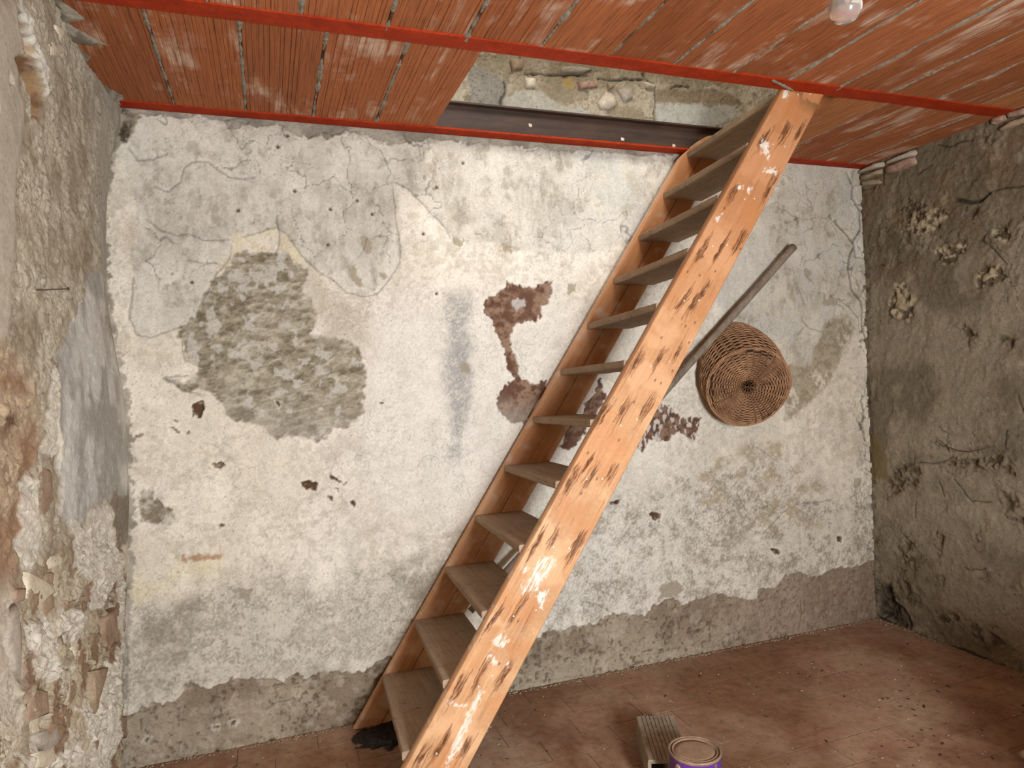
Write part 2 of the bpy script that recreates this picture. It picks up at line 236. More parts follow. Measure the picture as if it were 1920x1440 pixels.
LEFT_STONES = [
 ([(-1.014, 1.241), (-0.893, 1.217), (-0.883, 1.132), (-0.931, 1.09), (-1.017, 1.106), (-1.023, 1.18)], 'rust'),
 ([(-1.264, 1.285), (-1.189, 1.278), (-1.178, 1.202), (-1.226, 1.195), (-1.273, 1.215)], 'rust'),
 ([(-1.012, 1.026), (-0.905, 1.013), (-0.829, 0.984), (-0.872, 0.977), (-0.983, 0.99)], 'cream'),
 ([(-0.973, 0.996), (-0.789, 0.969), (-0.788, 0.91), (-0.958, 0.911)], 'brown'),
 ([(-0.684, 0.907), (-0.599, 0.886), (-0.602, 0.796), (-0.675, 0.817)], 'rust'),
 ([(-0.826, 0.746), (-0.668, 0.715), (-0.552, 0.621), (-0.584, 0.6), (-0.773, 0.667)], 'cream'),
 ([(-0.533, 0.722), (-0.349, 0.707), (-0.356, 0.593), (-0.52, 0.637)], 'rust'),
 ([(-1.237, 1.01), (-1.164, 0.995), (-1.181, 0.971), (-1.227, 0.984)], 'rust'),
 ([(-0.936, 0.697), (-0.777, 0.645), (-0.764, 0.585), (-0.888, 0.621)], 'brown'),
 ([(-1.158, 0.671), (-1.018, 0.636), (-0.973, 0.578), (-1.075, 0.597)], 'grey'),
 ([(-0.708, 0.635), (-0.531, 0.58), (-0.622, 0.544), (-0.693, 0.511)], 'brown'),
 ([(-0.691, 0.448), (-0.541, 0.377), (-0.551, 0.328), (-0.653, 0.373)], 'rust'),
 ([(-1.01, 1.272), (-0.922, 1.27), (-0.907, 1.247), (-0.997, 1.245)], 'grey'),
 ([(-1.309, 0.926), (-1.24, 0.983), (-1.226, 0.888), (-1.249, 0.815)], 'grey'),
 ([(-1.224, 0.804), (-1.087, 0.738), (-1.079, 0.684), (-1.221, 0.729)], 'rust'),
 ([(-0.803, 2.331), (-0.695, 2.382), (-0.648, 2.377), (-0.738, 2.325), (-0.796, 2.305)], 'cream'),
 ([(-0.844, 2.405), (-0.793, 2.437), (-0.784, 2.424), (-0.83, 2.392)], 'rust'),
 ([(-0.874, 2.368), (-0.82, 2.396), (-0.829, 2.369), (-0.871, 2.351)], 'rust'),
 ([(-0.736, 2.412), (-0.674, 2.44), (-0.646, 2.426), (-0.706, 2.383)], 'cream'),
 ([(-0.513, 2.155), (-0.382, 2.214), (-0.32, 2.195), (-0.442, 2.141)], 'grey'),
 ([(-0.906, 0.885), (-0.785, 0.862), (-0.768, 0.833), (-0.871, 0.852)], 'brown'),
 ([(-1.058, 0.94), (-0.974, 0.932), (-0.962, 0.891), (-1.032, 0.891)], 'brown'),
 ([(-0.356, 0.346), (-0.109, 0.25), (-0.126, 0.178), (-0.337, 0.272)], 'brown'),
 ([(-1.017, 0.991), (-0.958, 0.976), (-0.971, 0.947), (-1.052, 0.979)], 'brown'),
 ([(-1.167, 1.029), (-1.036, 0.98), (-0.956, 0.927), (-1.091, 0.93), (-1.162, 0.96)], 'cream'),
 ([(-1.163, 0.636), (-1.042, 0.595), (-0.98, 0.533), (-1.08, 0.564), (-1.153, 0.602)], 'cream'),
 ([(-0.963, 0.643), (-0.851, 0.599), (-0.817, 0.543), (-0.936, 0.571)], 'brown'),
]
CEILING_SMEAR = [(-0.497, -0.793), (-0.485, -0.744), (-0.442, -0.65), (-0.498, -0.61), (-0.425, -0.506), (-0.418, -0.497), (-0.513, -0.486), (-0.489, -0.403), (-0.499, -0.37), (-0.537, -0.349), (-0.518, -0.224), (-0.452, -0.114), (-0.454, -0.025), (-0.514, 0.01), (-0.615, 0.035), (-0.553, -0.548)]
PAINT_SPLASHES = [
 [(0.841, 0.789), (0.896, 0.797), (0.904, 0.759), (0.854, 0.721), (0.833, 0.687), (0.785, 0.685), (0.773, 0.714), (0.816, 0.735)],
 [(0.788, 0.771), (0.817, 0.762), (0.787, 0.748)],
 [(0.832, 0.669), (0.882, 0.69), (0.853, 0.621), (0.835, 0.642)],
 [(0.666, 0.544), (0.704, 0.564), (0.727, 0.534), (0.711, 0.515), (0.674, 0.521)],
 [(0.659, 0.506), (0.677, 0.492), (0.686, 0.452), (0.663, 0.474)],
 [(0.715, 0.468), (0.723, 0.454), (0.717, 0.446)],
 [(0.519, 0.373), (0.575, 0.35), (0.575, 0.341), (0.522, 0.357)],
 [(0.623, 0.393), (0.631, 0.381), (0.548, 0.217), (0.496, 0.159), (0.516, 0.224)],
 [(1.824, 2.157), (1.87, 2.168), (1.879, 2.144), (1.848, 2.142)],
 [(1.747, 2.091), (1.771, 2.08), (1.751, 2.071)],
 [(1.705, 2.093), (1.722, 2.084), (1.704, 2.073)],
 [(1.933, 2.479), (1.956, 2.481), (1.944, 2.438), (1.924, 2.445)],
 [(1.597, 1.971), (1.625, 1.979), (1.607, 1.948)],
 [(1.818, 2.283), (1.854, 2.265), (1.846, 2.203), (1.822, 2.222)],
]
GOUGES = [
 [(1.83, 2.28), (1.933, 2.313), (1.998, 2.318)],
 [(1.677, 2.061), (1.852, 2.101)],
 [(1.535, 1.85), (1.615, 1.848), (1.701, 1.887)],
 [(1.377, 1.698), (1.455, 1.669), (1.537, 1.698), (1.488, 1.645)],
 [(1.245, 1.44), (1.337, 1.447), (1.417, 1.474)],
 [(1.103, 1.258), (1.188, 1.272), (1.281, 1.276)],
 [(0.977, 1.044), (1.053, 1.056), (1.132, 1.059)],
 [(0.839, 0.84), (0.899, 0.851), (0.976, 0.805)],
 [(0.678, 0.612), (0.763, 0.635)],
 [(0.551, 0.415), (0.624, 0.437), (0.707, 0.43)],
 [(0.42, 0.211), (0.481, 0.231), (0.566, 0.213)],
 [(0.988, 1.157), (1.04, 1.098)],
 [(0.822, 0.878), (0.998, 0.839)],
]

# ------------------------------------------------------------------ numpy noise and fields
def vnoise(u, v, seed=0):
    r = np.random.default_rng(seed).random((256, 256))
    iu = np.floor(u).astype(np.int64); iv = np.floor(v).astype(np.int64)
    fu = u - iu; fv = v - iv
    fu = fu * fu * (3 - 2 * fu); fv = fv * fv * (3 - 2 * fv)
    a = r[iu & 255, iv & 255]; b = r[(iu + 1) & 255, iv & 255]
    c = r[iu & 255, (iv + 1) & 255]; d = r[(iu + 1) & 255, (iv + 1) & 255]
    return (a * (1 - fu) + b * fu) * (1 - fv) + (c * (1 - fu) + d * fu) * fv
def fbm(u, v, scale, octv=4, seed=0, gain=0.5):
    t = np.zeros_like(u); amp = 1.0; tot = 0.0; s = scale
    for i in range(octv):
        t += amp * vnoise(u * s + 17.3 * i, v * s - 9.1 * i, seed + i); tot += amp; amp *= gain; s *= 2.03
    return t / tot                                   # 0..1, mean .5
def worley(u, v, scale, seed=0):
    r = np.random.default_rng(seed).random((128, 128, 3))
    U = u * scale; V = v * scale
    iu = np.floor(U).astype(np.int64); iv = np.floor(V).astype(np.int64)
    f1 = np.full(U.shape, 9.0); f2 = f1.copy(); cid = np.zeros(U.shape)
    for a in (-1, 0, 1):
        for b in (-1, 0, 1):
            q = r[(iu + a) & 127, (iv + b) & 127]
            d = np.hypot(iu + a + q[..., 0] - U, iv + b + q[..., 1] - V)
            n = d < f1
            f2 = np.where(n, f1, np.minimum(f2, d)); cid = np.where(n, q[..., 2], cid); f1 = np.where(n, d, f1)
    return f1, f2, cid
def sstep(a, b, x):
    t = np.clip((x - a) / (b - a), 0, 1); return t * t * (3 - 2 * t)
def polydist(U, V, poly, margin=0.12, closed=True):
    """signed distance, negative inside (closed) / plain distance (open polyline)"""
    P = np.array(poly); out = np.full(U.shape, 9.0)
    m = (U > P[:, 0].min() - margin) & (U < P[:, 0].max() + margin) & (V > P[:, 1].min() - margin) & (V < P[:, 1].max() + margin)
    if not m.any(): return out
    u = U[m]; v = V[m]; d = np.full(u.shape, 9.0); ins = np.zeros(u.shape, bool)
    n = len(P); rngk = range(n) if closed else range(n - 1)
    for k in rngk:
        a = P[k]; b = P[(k + 1) % n]; e = b - a; L = max(e @ e, 1e-9)
        t = np.clip(((u - a[0]) * e[0] + (v - a[1]) * e[1]) / L, 0, 1)
        d = np.minimum(d, np.hypot(u - a[0] - t * e[0], v - a[1] - t * e[1]))
        if closed and a[1] != b[1]:
            c = ((a[1] > v) != (b[1] > v)) & (u < (b[0] - a[0]) * (v - a[1]) / (b[1] - a[1]) + a[0])
            ins ^= c
    if closed: d = np.where(ins, -d, d)
    out[m] = d
    return out
def S(r, g, b):
    """display colour to linear"""
    f = lambda c: (c / 255 / 12.92) if c < 10 else ((c / 255 + 0.055) / 1.055) ** 2.4
    return np.array([f(r), f(g), f(b)])
def mixc(c, new, m):
    return c * (1 - m[..., None]) + np.asarray(new) * m[..., None]
def mulc(c, m, f):
    return c * (1 - m * (1 - f))[..., None]

# ------------------------------------------------------------------ mesh helpers
def link(name, me, mat=None, parent=None):
    o = bpy.data.objects.new(name, me); col.objects.link(o)
    if mat is not None and me is not None and not me.materials: me.materials.append(mat)
    if parent is not None: o.parent = parent
    return o
def tag(o, label=None, cat=None, group=None, kind=None):
    if label: o['label'] = label
    if cat: o['category'] = cat
    if group: o['group'] = group
    if kind: o['kind'] = kind
    return o
def empty(name, loc=(0, 0, 0), rot=(0, 0, 0)):
    o = bpy.data.objects.new(name, None); col.objects.link(o); o.location = loc; o.rotation_euler = rot
    o.empty_display_size = 0.1
    return o
def np_mesh(name, verts, quads, colr=None, rough=None, smooth=True):
    me = bpy.data.meshes.new(name)
    nv = len(verts); nf = len(quads)
    me.vertices.add(nv); me.vertices.foreach_set('co', np.ascontiguousarray(verts, dtype=np.float32).ravel())
    me.loops.add(nf * 4); me.loops.foreach_set('vertex_index', np.ascontiguousarray(quads, dtype=np.int32).ravel())
    me.polygons.add(nf); me.polygons.foreach_set('loop_start', np.arange(0, nf * 4, 4, dtype=np.int32))
    me.polygons.foreach_set('use_smooth', np.full(nf, smooth))
    me.update(calc_edges=True)
    if colr is not None:
        a = me.attributes.new('Col', 'FLOAT_COLOR', 'POINT')
        c = np.ones((nv, 4), dtype=np.float32); c[:, :3] = np.clip(colr.reshape(-1, 3), 0, 1); a.data.foreach_set('color', c.ravel())
    if rough is not None:
        a = me.attributes.new('Relief', 'FLOAT', 'POINT'); a.data.foreach_set('value', np.ascontiguousarray(rough, dtype=np.float32).ravel())
    return me
def grid_quads(nv, nu, mask=None, flip=False):
    i = np.arange(nv * nu).reshape(nv, nu)
    q = np.stack([i[:-1, :-1], i[:-1, 1:], i[1:, 1:], i[1:, :-1]], -1)
    if flip: q = q[..., ::-1]
    if mask is not None: return q[mask]
    return q.reshape(-1, 4)
class MB:
    """collects simple shapes into one mesh"""
    def __init__(s): s.v = []; s.f = []
    def add(s, v, f):
        n = len(s.v); s.v += [tuple(p) for p in v]; s.f += [tuple(i + n for i in q) for q in f]; return s
    def box(s, x0, x1, y0, y1, z0, z1):
        v = [(x, y, z) for z in (z0, z1) for y in (y0, y1) for x in (x0, x1)]
        return s.add(v, [(0, 2, 3, 1), (4, 5, 7, 6), (0, 1, 5, 4), (2, 6, 7, 3), (0, 4, 6, 2), (1, 3, 7, 5)])
    def tube(s, pts, r, n=6, closed=False, cap=True):
        pts = [Vector(p) for p in pts]; N = len(pts)
        rr = r if hasattr(r, '__len__') else [r] * N
        vs = []; up = None
        for i, p in enumerate(pts):
            a = pts[(i - 1) % N] if (i or closed) else pts[0]; b = pts[(i + 1) % N] if (i < N - 1 or closed) else pts[-1]
            t = (b - a).normalized()
            if up is None: up = t.orthogonal().normalized()
            up = (up - t * up.dot(t)).normalized(); w_ = t.cross(up)
            for k in range(n):
                an = 2 * math.pi * k / n
                vs.append(p + (up * math.cos(an) + w_ * math.sin(an)) * rr[i])
        f = []
        for i in range(N if closed else N - 1):
            j = (i + 1) % N
            for k in range(n): f.append((i * n + k, i * n + (k + 1) % n, j * n + (k + 1) % n, j * n + k))
        if not closed and cap: f += [tuple(range(n))[::-1], tuple((N - 1) * n + k for k in range(n))]
        return s.add(vs, f)
    def lathe(s, prof, n=48, cap=False):
        vs = []; f = []
        for (r, z) in prof:
            for k in range(n): a = 2 * math.pi * k / n; vs.append((r * math.cos(a), r * math.sin(a), z))
        for i in range(len(prof) - 1):
            for k in range(n): f.append((i * n + k, i * n + (k + 1) % n, (i + 1) * n + (k + 1) % n, (i + 1) * n + k))
        return s.add(vs, f)
    def prism(s, poly, y0, y1):                      # poly in x,z extruded along y
        n = len(poly)
        v = [(p[0], y0, p[1]) for p in poly] + [(p[0], y1, p[1]) for p in poly]
        return s.add(v, [tuple(range(n))[::-1], tuple(range(n, 2 * n))] + [(k, (k + 1) % n, n + (k + 1) % n, n + k) for k in range(n)])
    def build(s, name, mat, parent=None, smooth=False, bevel=0):
        me = bpy.data.meshes.new(name); me.from_pydata([tuple(p) for p in s.v], [], s.f)
        bm = bmesh.new(); bm.from_mesh(me); bmesh.ops.recalc_face_normals(bm, faces=bm.faces); bm.to_mesh(me); bm.free()
        me.polygons.foreach_set('use_smooth', [smooth] * len(me.polygons)); me.update()
        o = link(name, me, mat, parent)
        if bevel:
            b = o.modifiers.new('bevel', 'BEVEL'); b.width = bevel; b.segments = 2; b.limit_method = 'ANGLE'
        return o
_ico = {}
def ico(level):
    if level not in _ico:
        bm = bmesh.new(); bmesh.ops.create_icosphere(bm, subdivisions=level, radius=1)
        _ico[level] = ([v.co.copy() for v in bm.verts], [tuple(v.index for v in f.verts) for f in bm.faces]); bm.free()
    return _ico[level]
from mathutils import noise as mnoise
def lump(mb, c, sx, sy, sz, rot=0.0, axis='Z', level=2, amp=0.25, seed=0.0):
    vs, fs = ico(level); M = Matrix.Rotation(rot, 3, axis); out = []
    for v in vs:
        k = 1 + amp * mnoise.noise(v * 1.3 + Vector((seed, seed * .7, -seed))) + amp * .5 * mnoise.noise(v * 3.1 + Vector((seed, 3, seed)))
        p = Vector((v.x * sx, v.y * sy, v.z * sz)) * k
        out.append(M @ p + Vector(c))
    mb.add(out, fs)
def poly_stone(name, poly, base, thick, plane, mat, parent, seed, back=0.012):
    """a stone or brick with the outline `poly` (u,v), domed towards the room; plane 'y' (wall_back), '+x' (left), '-x' (right)"""
    P = np.array(poly); c = P.mean(0); n = len(P); V = []; F = []
    r = random.Random(seed)
    rings = [(1.0, -back), (1.0, thick * .25), (0.86, thick * .8), (0.5, thick)]
    m_ = 2 * n
    Q = []
    for i in range(n):
        Q.append(P[i]); Q.append((P[i] + P[(i + 1) % n]) / 2 + np.array([r.uniform(-.003, .003), r.uniform(-.003, .003)]))
    def to3(u, v, h):
        if plane == 'y': return (u, base - h, v)
        if plane == '+x': return (base + h, u, v)
        return (base - h, u, v)
    for s_, h in rings:
        for q in Q:
            d = c + (q - c) * s_ * (1 if s_ == 1 else r.uniform(.93, 1.05)); V.append(to3(d[0], d[1], h + (r.uniform(-.15, .15) * thick if h > 0 else 0)))
    V.append(to3(c[0], c[1], thick * r.uniform(.9, 1.2)))
    for k in range(len(rings) - 1):
        for i in range(m_): F.append((k * m_ + i, k * m_ + (i + 1) % m_, (k + 1) * m_ + (i + 1) % m_, (k + 1) * m_ + i))
    k = len(rings) - 1
    for i in range(m_): F.append((k * m_ + i, k * m_ + (i + 1) % m_, len(V) - 1))
    mb = MB(); mb.add(V, F)
    o = mb.build(name, mat, parent, smooth=True)
    return o

# ------------------------------------------------------------------ materials
def new_mat(name):
    m = bpy.data.materials.new(name); m.use_nodes = True
    nt = m.node_tree; b = nt.nodes['Principled BSDF']; b.inputs['Roughness'].default_value = 0.9
    b.inputs['Specular IOR Level'].default_value = 0.25
    return m, nt, b
def N(nt, typ, **kw):
    n = nt.nodes.new(typ)
    for k, v in kw.items():
        if hasattr(n, k): setattr(n, k, v)
        else: n.inputs[k].default_value = v
    return n
def ramp(nt, fac, stops):
    n = nt.nodes.new('ShaderNodeValToRGB'); e = n.color_ramp.elements
    while len(e) < len(stops): e.new(0.5)
    for i, (p, c) in enumerate(stops): e[i].position = p; e[i].color = (*c[:3], 1) if hasattr(c, '__len__') else (c, c, c, 1)
    nt.links.new(fac, n.inputs[0]); return n.outputs[0]
def mult(nt, a, b, fac=1.0, mode='MULTIPLY'):
    n = nt.nodes.new('ShaderNodeMix'); n.data_type = 'RGBA'; n.blend_type = mode; n.inputs[0].default_value = fac if not hasattr(fac, 'node') else 0
    if hasattr(fac, 'node'): nt.links.new(fac, n.inputs[0])
    for s, i in ((a, 6), (b, 7)):
        if hasattr(s, 'node'): nt.links.new(s, n.inputs[i])
        else: n.inputs[i].default_value = (*s[:3], 1)
    return n.outputs[2]
def mapping(nt, scale=(1, 1, 1), coord='Object', rand=False):
    t = nt.nodes.new('ShaderNodeTexCoord'); mp = nt.nodes.new('ShaderNodeMapping'); mp.inputs['Scale'].default_value = scale
    src = t.outputs[coord]
    if rand:
        oi = nt.nodes.new('ShaderNodeObjectInfo'); vm = nt.nodes.new('ShaderNodeVectorMath'); vm.operation = 'ADD'
        ml = nt.nodes.new('ShaderNodeMath'); ml.operation = 'MULTIPLY'; ml.inputs[1].default_value = 37.0
        nt.links.new(oi.outputs['Random'], ml.inputs[0]); nt.links.new(src, vm.inputs[0]); nt.links.new(ml.outputs[0], vm.inputs[1]); src = vm.outputs[0]
    nt.links.new(src, mp.inputs[0]); return mp.outputs[0]
def noise(nt, vec, scale, detail=4, rough=0.6, dist=0.0):
    n = N(nt, 'ShaderNodeTexNoise'); n.inputs['Scale'].default_value = scale; n.inputs['Detail'].default_value = detail
    n.inputs['Roughness'].default_value = rough; n.inputs['Distortion'].default_value = dist
    nt.links.new(vec, n.inputs['Vector']); return n.outputs[0]
def bump(nt, b, h, strength=0.4, dist=0.002, strength_socket=None):
    n = nt.nodes.new('ShaderNodeBump'); n.inputs['Strength'].default_value = strength; n.inputs['Distance'].default_value = dist
    nt.links.new(h, n.inputs['Height'])
    if strength_socket is not None: nt.links.new(strength_socket, n.inputs['Strength'])
    nt.links.new(n.outputs[0], b.inputs['Normal']); return n

def wall_material(name):
    m, nt, b = new_mat(name)
    at = N(nt, 'ShaderNodeAttribute', attribute_name='Col'); rl = N(nt, 'ShaderNodeAttribute', attribute_name='Relief')
    v = mapping(nt)
    n1 = noise(nt, v, 95, 6, 0.7); n2 = noise(nt, v, 420, 3, 0.7)
    c = mult(nt, at.outputs['Color'], ramp(nt, n1, [(0.25, 0.76), (0.5, 1.0), (0.75, 1.14)]))
    c = mult(nt, c, ramp(nt, n2, [(0.30, 0.80), (0.5, 1.0), (0.7, 1.1)]))
    nt.links.new(c, b.inputs['Base Color'])
    ad = nt.nodes.new('ShaderNodeMath'); ad.operation = 'ADD'; nt.links.new(n1, ad.inputs[0])
    h2 = nt.nodes.new('ShaderNodeMath'); h2.operation = 'MULTIPLY'; h2.inputs[1].default_value = 0.35; nt.links.new(n2, h2.inputs[0]); nt.links.new(h2.outputs[0], ad.inputs[1])
    bump(nt, b, ad.outputs[0], 0.4, 0.006, rl.outputs['Fac'])
    return m
M_WALL = wall_material('old lime plaster')

def simple_mat(name, c1, c2, scale=30, rough=0.9, bstr=0.3, bdist=0.002, stretch=(1, 1, 1), rand=False, spec=0.25, fine=None, coord='Object'):
    m, nt, b = new_mat(name); b.inputs['Roughness'].default_value = rough; b.inputs['Specular IOR Level'].default_value = spec
    v = mapping(nt, stretch, coord, rand); n = noise(nt, v, scale, 6, 0.65)
    c = ramp(nt, n, [(0.3, c1), (0.7, c2)])
    if fine:
        n3 = noise(nt, v, fine, 3, 0.7); c = mult(nt, c, ramp(nt, n3, [(0.3, 0.75), (0.7, 1.15)]))
    nt.links.new(c, b.inputs['Base Color']); bump(nt, b, n, bstr, bdist); return m
M_STONE = {
 'cream': simple_mat('cream limestone', S(176, 162, 136), S(222, 208, 184), 25, bdist=.006, fine=160),
 'rust': simple_mat('red brown fired stone', S(124, 98, 76), S(172, 148, 124), 22, bdist=.006, fine=150),
 'brown': simple_mat('brown stone', S(136, 114, 90), S(172, 150, 122), 22, bdist=.006, fine=150),
 'grey': simple_mat('grey stone', S(140, 128, 112), S(176, 164, 146), 22, bdist=.006, fine=150),
 'yellow': simple_mat('yellowish rubble', S(130, 112, 86), S(182, 164, 134), 60, bdist=.012, fine=160),
 'brick': simple_mat('old brick with lime', S(128, 84, 66), S(182, 156, 134), 30, bdist=.004, fine=150),
 'paleb': simple_mat('whitened old brick', S(160, 142, 122), S(198, 182, 162), 30, bdist=.004, fine=150),
}

CX_Z = [-.05, .19, .45, .684, 1.0, 1.16, 1.4, 1.58, 1.76, 2.08, 2.26, 2.42, 2.6]
CX_X = [-.570, -.567, -.545, -.525, -.504, -.503, -.507, -.53, -.549, -.554, -.521, -.475, -.470]
# ------------------------------------------------------------------ wall_back
def build_back():
    du = 0.0046
    us = np.arange(-0.68, 3.20, du); vs = np.arange(-0.02, 3.16, du)
    U, V = np.meshgrid(us, vs)
    wu = (fbm(U, V, 14, 4, 1) - .5); wv = (fbm(U, V, 14, 4, 5) - .5)
    fu = vnoise(U * 75, V * 75, 3) - .5 + .6 * (vnoise(U * 150, V * 150, 4) - .5); fv = vnoise(U * 75, V * 75, 6) - .5 + .6 * (vnoise(U * 150, V * 150, 7) - .5)
    UU = U + wu * 0.040 + fu * .012; VV = V + wv * 0.040 + fv * .012                 # ragged outlines
    n_lo = fbm(U, V, 2.2, 4, 11); n_md = fbm(U, V, 9, 5, 21); n_hi = fbm(U, V, 45, 4, 31, .6); n_vf = vnoise(U * 170, V * 170, 41)
    streak = fbm(U * 3.0, V * 0.5, 5, 4, 51)
    D = {k: polydist(UU, VV, p) for k, p in BACK_REGIONS.items()}
    rag = (n_hi - .5) * 0.035
    soft = lambda k, w_=0.05, a=0.10: sstep(w_, -w_, D[k] + (n_md - .5) * a + rag)
    hard = lambda k, w_=0.004: sstep(w_, -w_, D[k] + rag * .45)
    CREAM, CREAM2 = S(221, 211, 194), S(205, 194, 175)
    c = np.broadcast_to(CREAM, U.shape + (3,)).copy()
    h = (n_lo - .5) * 0.010 + (n_md - .5) * 0.004 + (n_hi - .5) * 0.0012
    rel = np.full(U.shape, 0.30)
    m_scr = sstep(.42, .62, fbm(U, V, 5, 5, 61)); c = mixc(c, CREAM2, m_scr * .55)
    pw = sstep(.52, .66, fbm(U, V, 26, 4, 66)) * sstep(.4, .6, fbm(U, V, 3, 3, 67)); c = mixc(c, S(182, 169, 148), pw * .45)
    # pale flakes and warm tints of the lime wash
    gr = sstep(.50, .62, fbm(U, V, 60, 3, 68)) * sstep(.42, .58, fbm(U, V, 7, 4, 69)); c = mixc(c, S(176, 164, 146), gr * .4)
    left = sstep(0.5, -.4, U); c = c * (1 - .04 * left[..., None] * np.array([0., .2, 1.]))
    # older grey wash above
    g = np.maximum(soft('grey', .012, .03), soft('greyright', .03, .08))
    tone = fbm(U, V, 6, 5, 71); blot = fbm(U, V, 18, 4, 75)
    gc = S(184, 175, 158) * (1 - sstep(.35, .65, tone)[..., None]) + S(208, 199, 182) * sstep(.35, .65, tone)[..., None]
    gc = mixc(gc, S(148, 138, 122), sstep(.50, .66, blot * .6 + n_hi * .4) * .6); gc = mixc(gc, S(210, 202, 188), sstep(.52, .64, fbm(U * 1.6, V * .7, 34, 4, 78)) * .5)
    gc = mixc(gc, S(208, 199, 184), sstep(.56, .70, fbm(U * 1.6, V * .8, 11, 4, 79)) * .6)
    c = mixc(c, gc, g)
    white = sstep(1.15, 1.55, U) * g; c = mixc(c, S(200, 195, 186), white * sstep(.45, .6, fbm(U, V, 7, 4, 81)) * .6)
    h += g * 0.003
    # mid plaster between the stains is cleaner and cooler
    clean = sstep(.25, .55, U) * sstep(1.5, 1.2, U) * sstep(.75, 1.0, V) * sstep(1.9, 1.6, V) * (1 - g)
    c = mixc(c, S(219, 211, 199), clean * .6)
    sp = soft('sandy', .05, .10); c = mixc(c, S(186, 171, 148), sp * sstep(.35, .6, n_hi * .5 + n_vf * .5) * .75); rel = np.maximum(rel, sp * .7)
    # dirty zones
    dl = soft('dirtyl', .07, .22) ; t = fbm(U, V, 10, 5, 91)
    gc2 = mixc(np.broadcast_to(S(160, 150, 132), U.shape + (3,)), S(202, 192, 174), sstep(.41, .58, t * .4 + n_hi * .38 + n_vf * .22))
    gc2 = mixc(gc2, S(134, 122, 102), sstep(.55, .72, fbm(U, V, 5, 5, 95)) * .75)
    c = mixc(c, gc2, dl * sstep(.36, .56, t * .35 + n_lo * .3 + n_hi * .35 + .05) * .9); rel = np.maximum(rel, dl * .75); h += dl * (n_hi - .5) * .004
    dr = soft('dirtyr', .07, .22)
    dn = fbm(U, V, 13, 5, 97, .6) * .45 + n_hi * .33 + n_vf * .22; c = mixc(c, mixc(np.broadcast_to(S(174, 164, 148), U.shape + (3,)), S(214, 205, 190), sstep(.38, .58, dn)), dr * .75); c = mixc(c, S(146, 134, 116), dr * sstep(.43, .36, dn) * .55); rel = np.maximum(rel, dr * .6)
    mo = soft('mottle', .06, .25) * sstep(.45, .62, fbm(U, V, 16, 4, 99)); c = mixc(c, S(164, 146, 116), mo * sstep(.38, .56, n_hi) * .75)
    ol = soft('olive', .015, .05); ol = ol * sstep(.30, .50, n_md * .5 + n_hi * .5); c = mixc(c, S(178, 165, 140), ol * .85); c = mixc(c, S(146, 131, 104), ol * sstep(.50, .62, n_hi) * .6); h -= ol * .004; rel = np.maximum(rel, ol * .9)
    ye = soft('yellow', .03, .10); c = mixc(c, S(214, 200, 164), ye * .7)
    ru = soft('rust', .006, .03); c = mixc(c, S(160, 118, 84), ru * .8)
    bl = soft('blue', .03, .12); c = mixc(c, S(166, 161, 154), bl * sstep(.34, .56, n_hi * .4 + n_md * .3 + n_vf * .3) * .85); rel = np.maximum(rel, bl * .8)
    # crescent and rough patch
    n_m3 = fbm(U, V, 20, 4, 117); cr = soft('crescent', .010, .05); c = mixc(c, S(208, 193, 162), cr * sstep(.30, .5, n_m3) * .8); h -= cr * .006
    ro = hard('rough', .006)
    rn = fbm(U * .7 + V * .2, V * 1.5 - U * .3, 42, 4, 111, .66) * .8 + n_md * .2; ridge = 1 - np.abs(rn - .5) * 4
    rc = mixc(np.broadcast_to(S(158, 146, 122), U.shape + (3,)), S(196, 185, 162), sstep(.45, .68, rn))
    rc = mixc(rc, S(116, 104, 80), sstep(.44, .32, rn) * .8)
    rc = mixc(rc, S(190, 180, 164), sstep(1.45, 1.15, V) * .45)
    rc = mixc(rc, S(214, 206, 192), sstep(.60, .68, fbm(U, V, 26, 4, 115)) * .7)
    c = mixc(c, rc, ro); h = h * (1 - ro) + ro * (-.010 + (rn - .5) * .034 + (n_hi - .5) * .008); rel = np.maximum(rel, ro)
    # brown exposed layer
    for k in ('stain1', 'stain3', 'stain4'):
        s_ = hard(k, .003)
        bc = mixc(np.broadcast_to(S(108, 77, 59), U.shape + (3,)), S(148, 118, 96), sstep(.45, .65, n_md * .6 + n_hi * .4))
        bc = mixc(bc, S(96, 68, 54), sstep(.48, .36, n_hi) * .7)
        if k == 'stain1': bc = mixc(bc, S(176, 164, 146), np.maximum(sstep(1.25, 1.45, U + (n_md - .5) * .3) * .75, sstep(1.34, 1.24, V + (n_md - .5) * .1) * .55))
        if k == 'stain4': bc = mixc(bc, S(204, 194, 182), sstep(.575, .62, fbm(U * 1.8, V * .9, 42, 2, 121)))
        c = mixc(c, bc, s_); h -= s_ * .007; rel = np.maximum(rel, s_ * .8)
        edge = sstep(.016, .004, np.abs(D[k] - .006)) * (1 - s_); c = mixc(c, S(222, 212, 196), edge * .6)
    sh = hard('stainhole', .004); c = mixc(c, S(188, 176, 166), sh); h += sh * .006
    po = hard('pocket', .004)
    c = mixc(c, mixc(np.broadcast_to(S(150, 136, 112), U.shape + (3,)), S(208, 198, 178), sstep(.4, .62, n_hi * .6 + n_md * .4)), po); h += po * (-.008 + (n_hi - .5) * .022); rel = np.maximum(rel, po)
    # lower bare render band
    bd = hard('band', .004)
    t2 = fbm(U, V, 4, 5, 131)
    bcl = mixc(np.broadcast_to(S(142, 124, 102), U.shape + (3,)), S(170, 154, 130), sstep(.35, .65, t2))
    pit = fbm(U, V, 62, 3, 135, .6) * .7 + n_md * .3; bcl = mixc(bcl, S(100, 82, 62), sstep(.55, .66, pit) * .75)
    bcl = mixc(bcl, S(186, 172, 150), sstep(.58, .70, fbm(U, V, 30, 4, 139)) * .5)
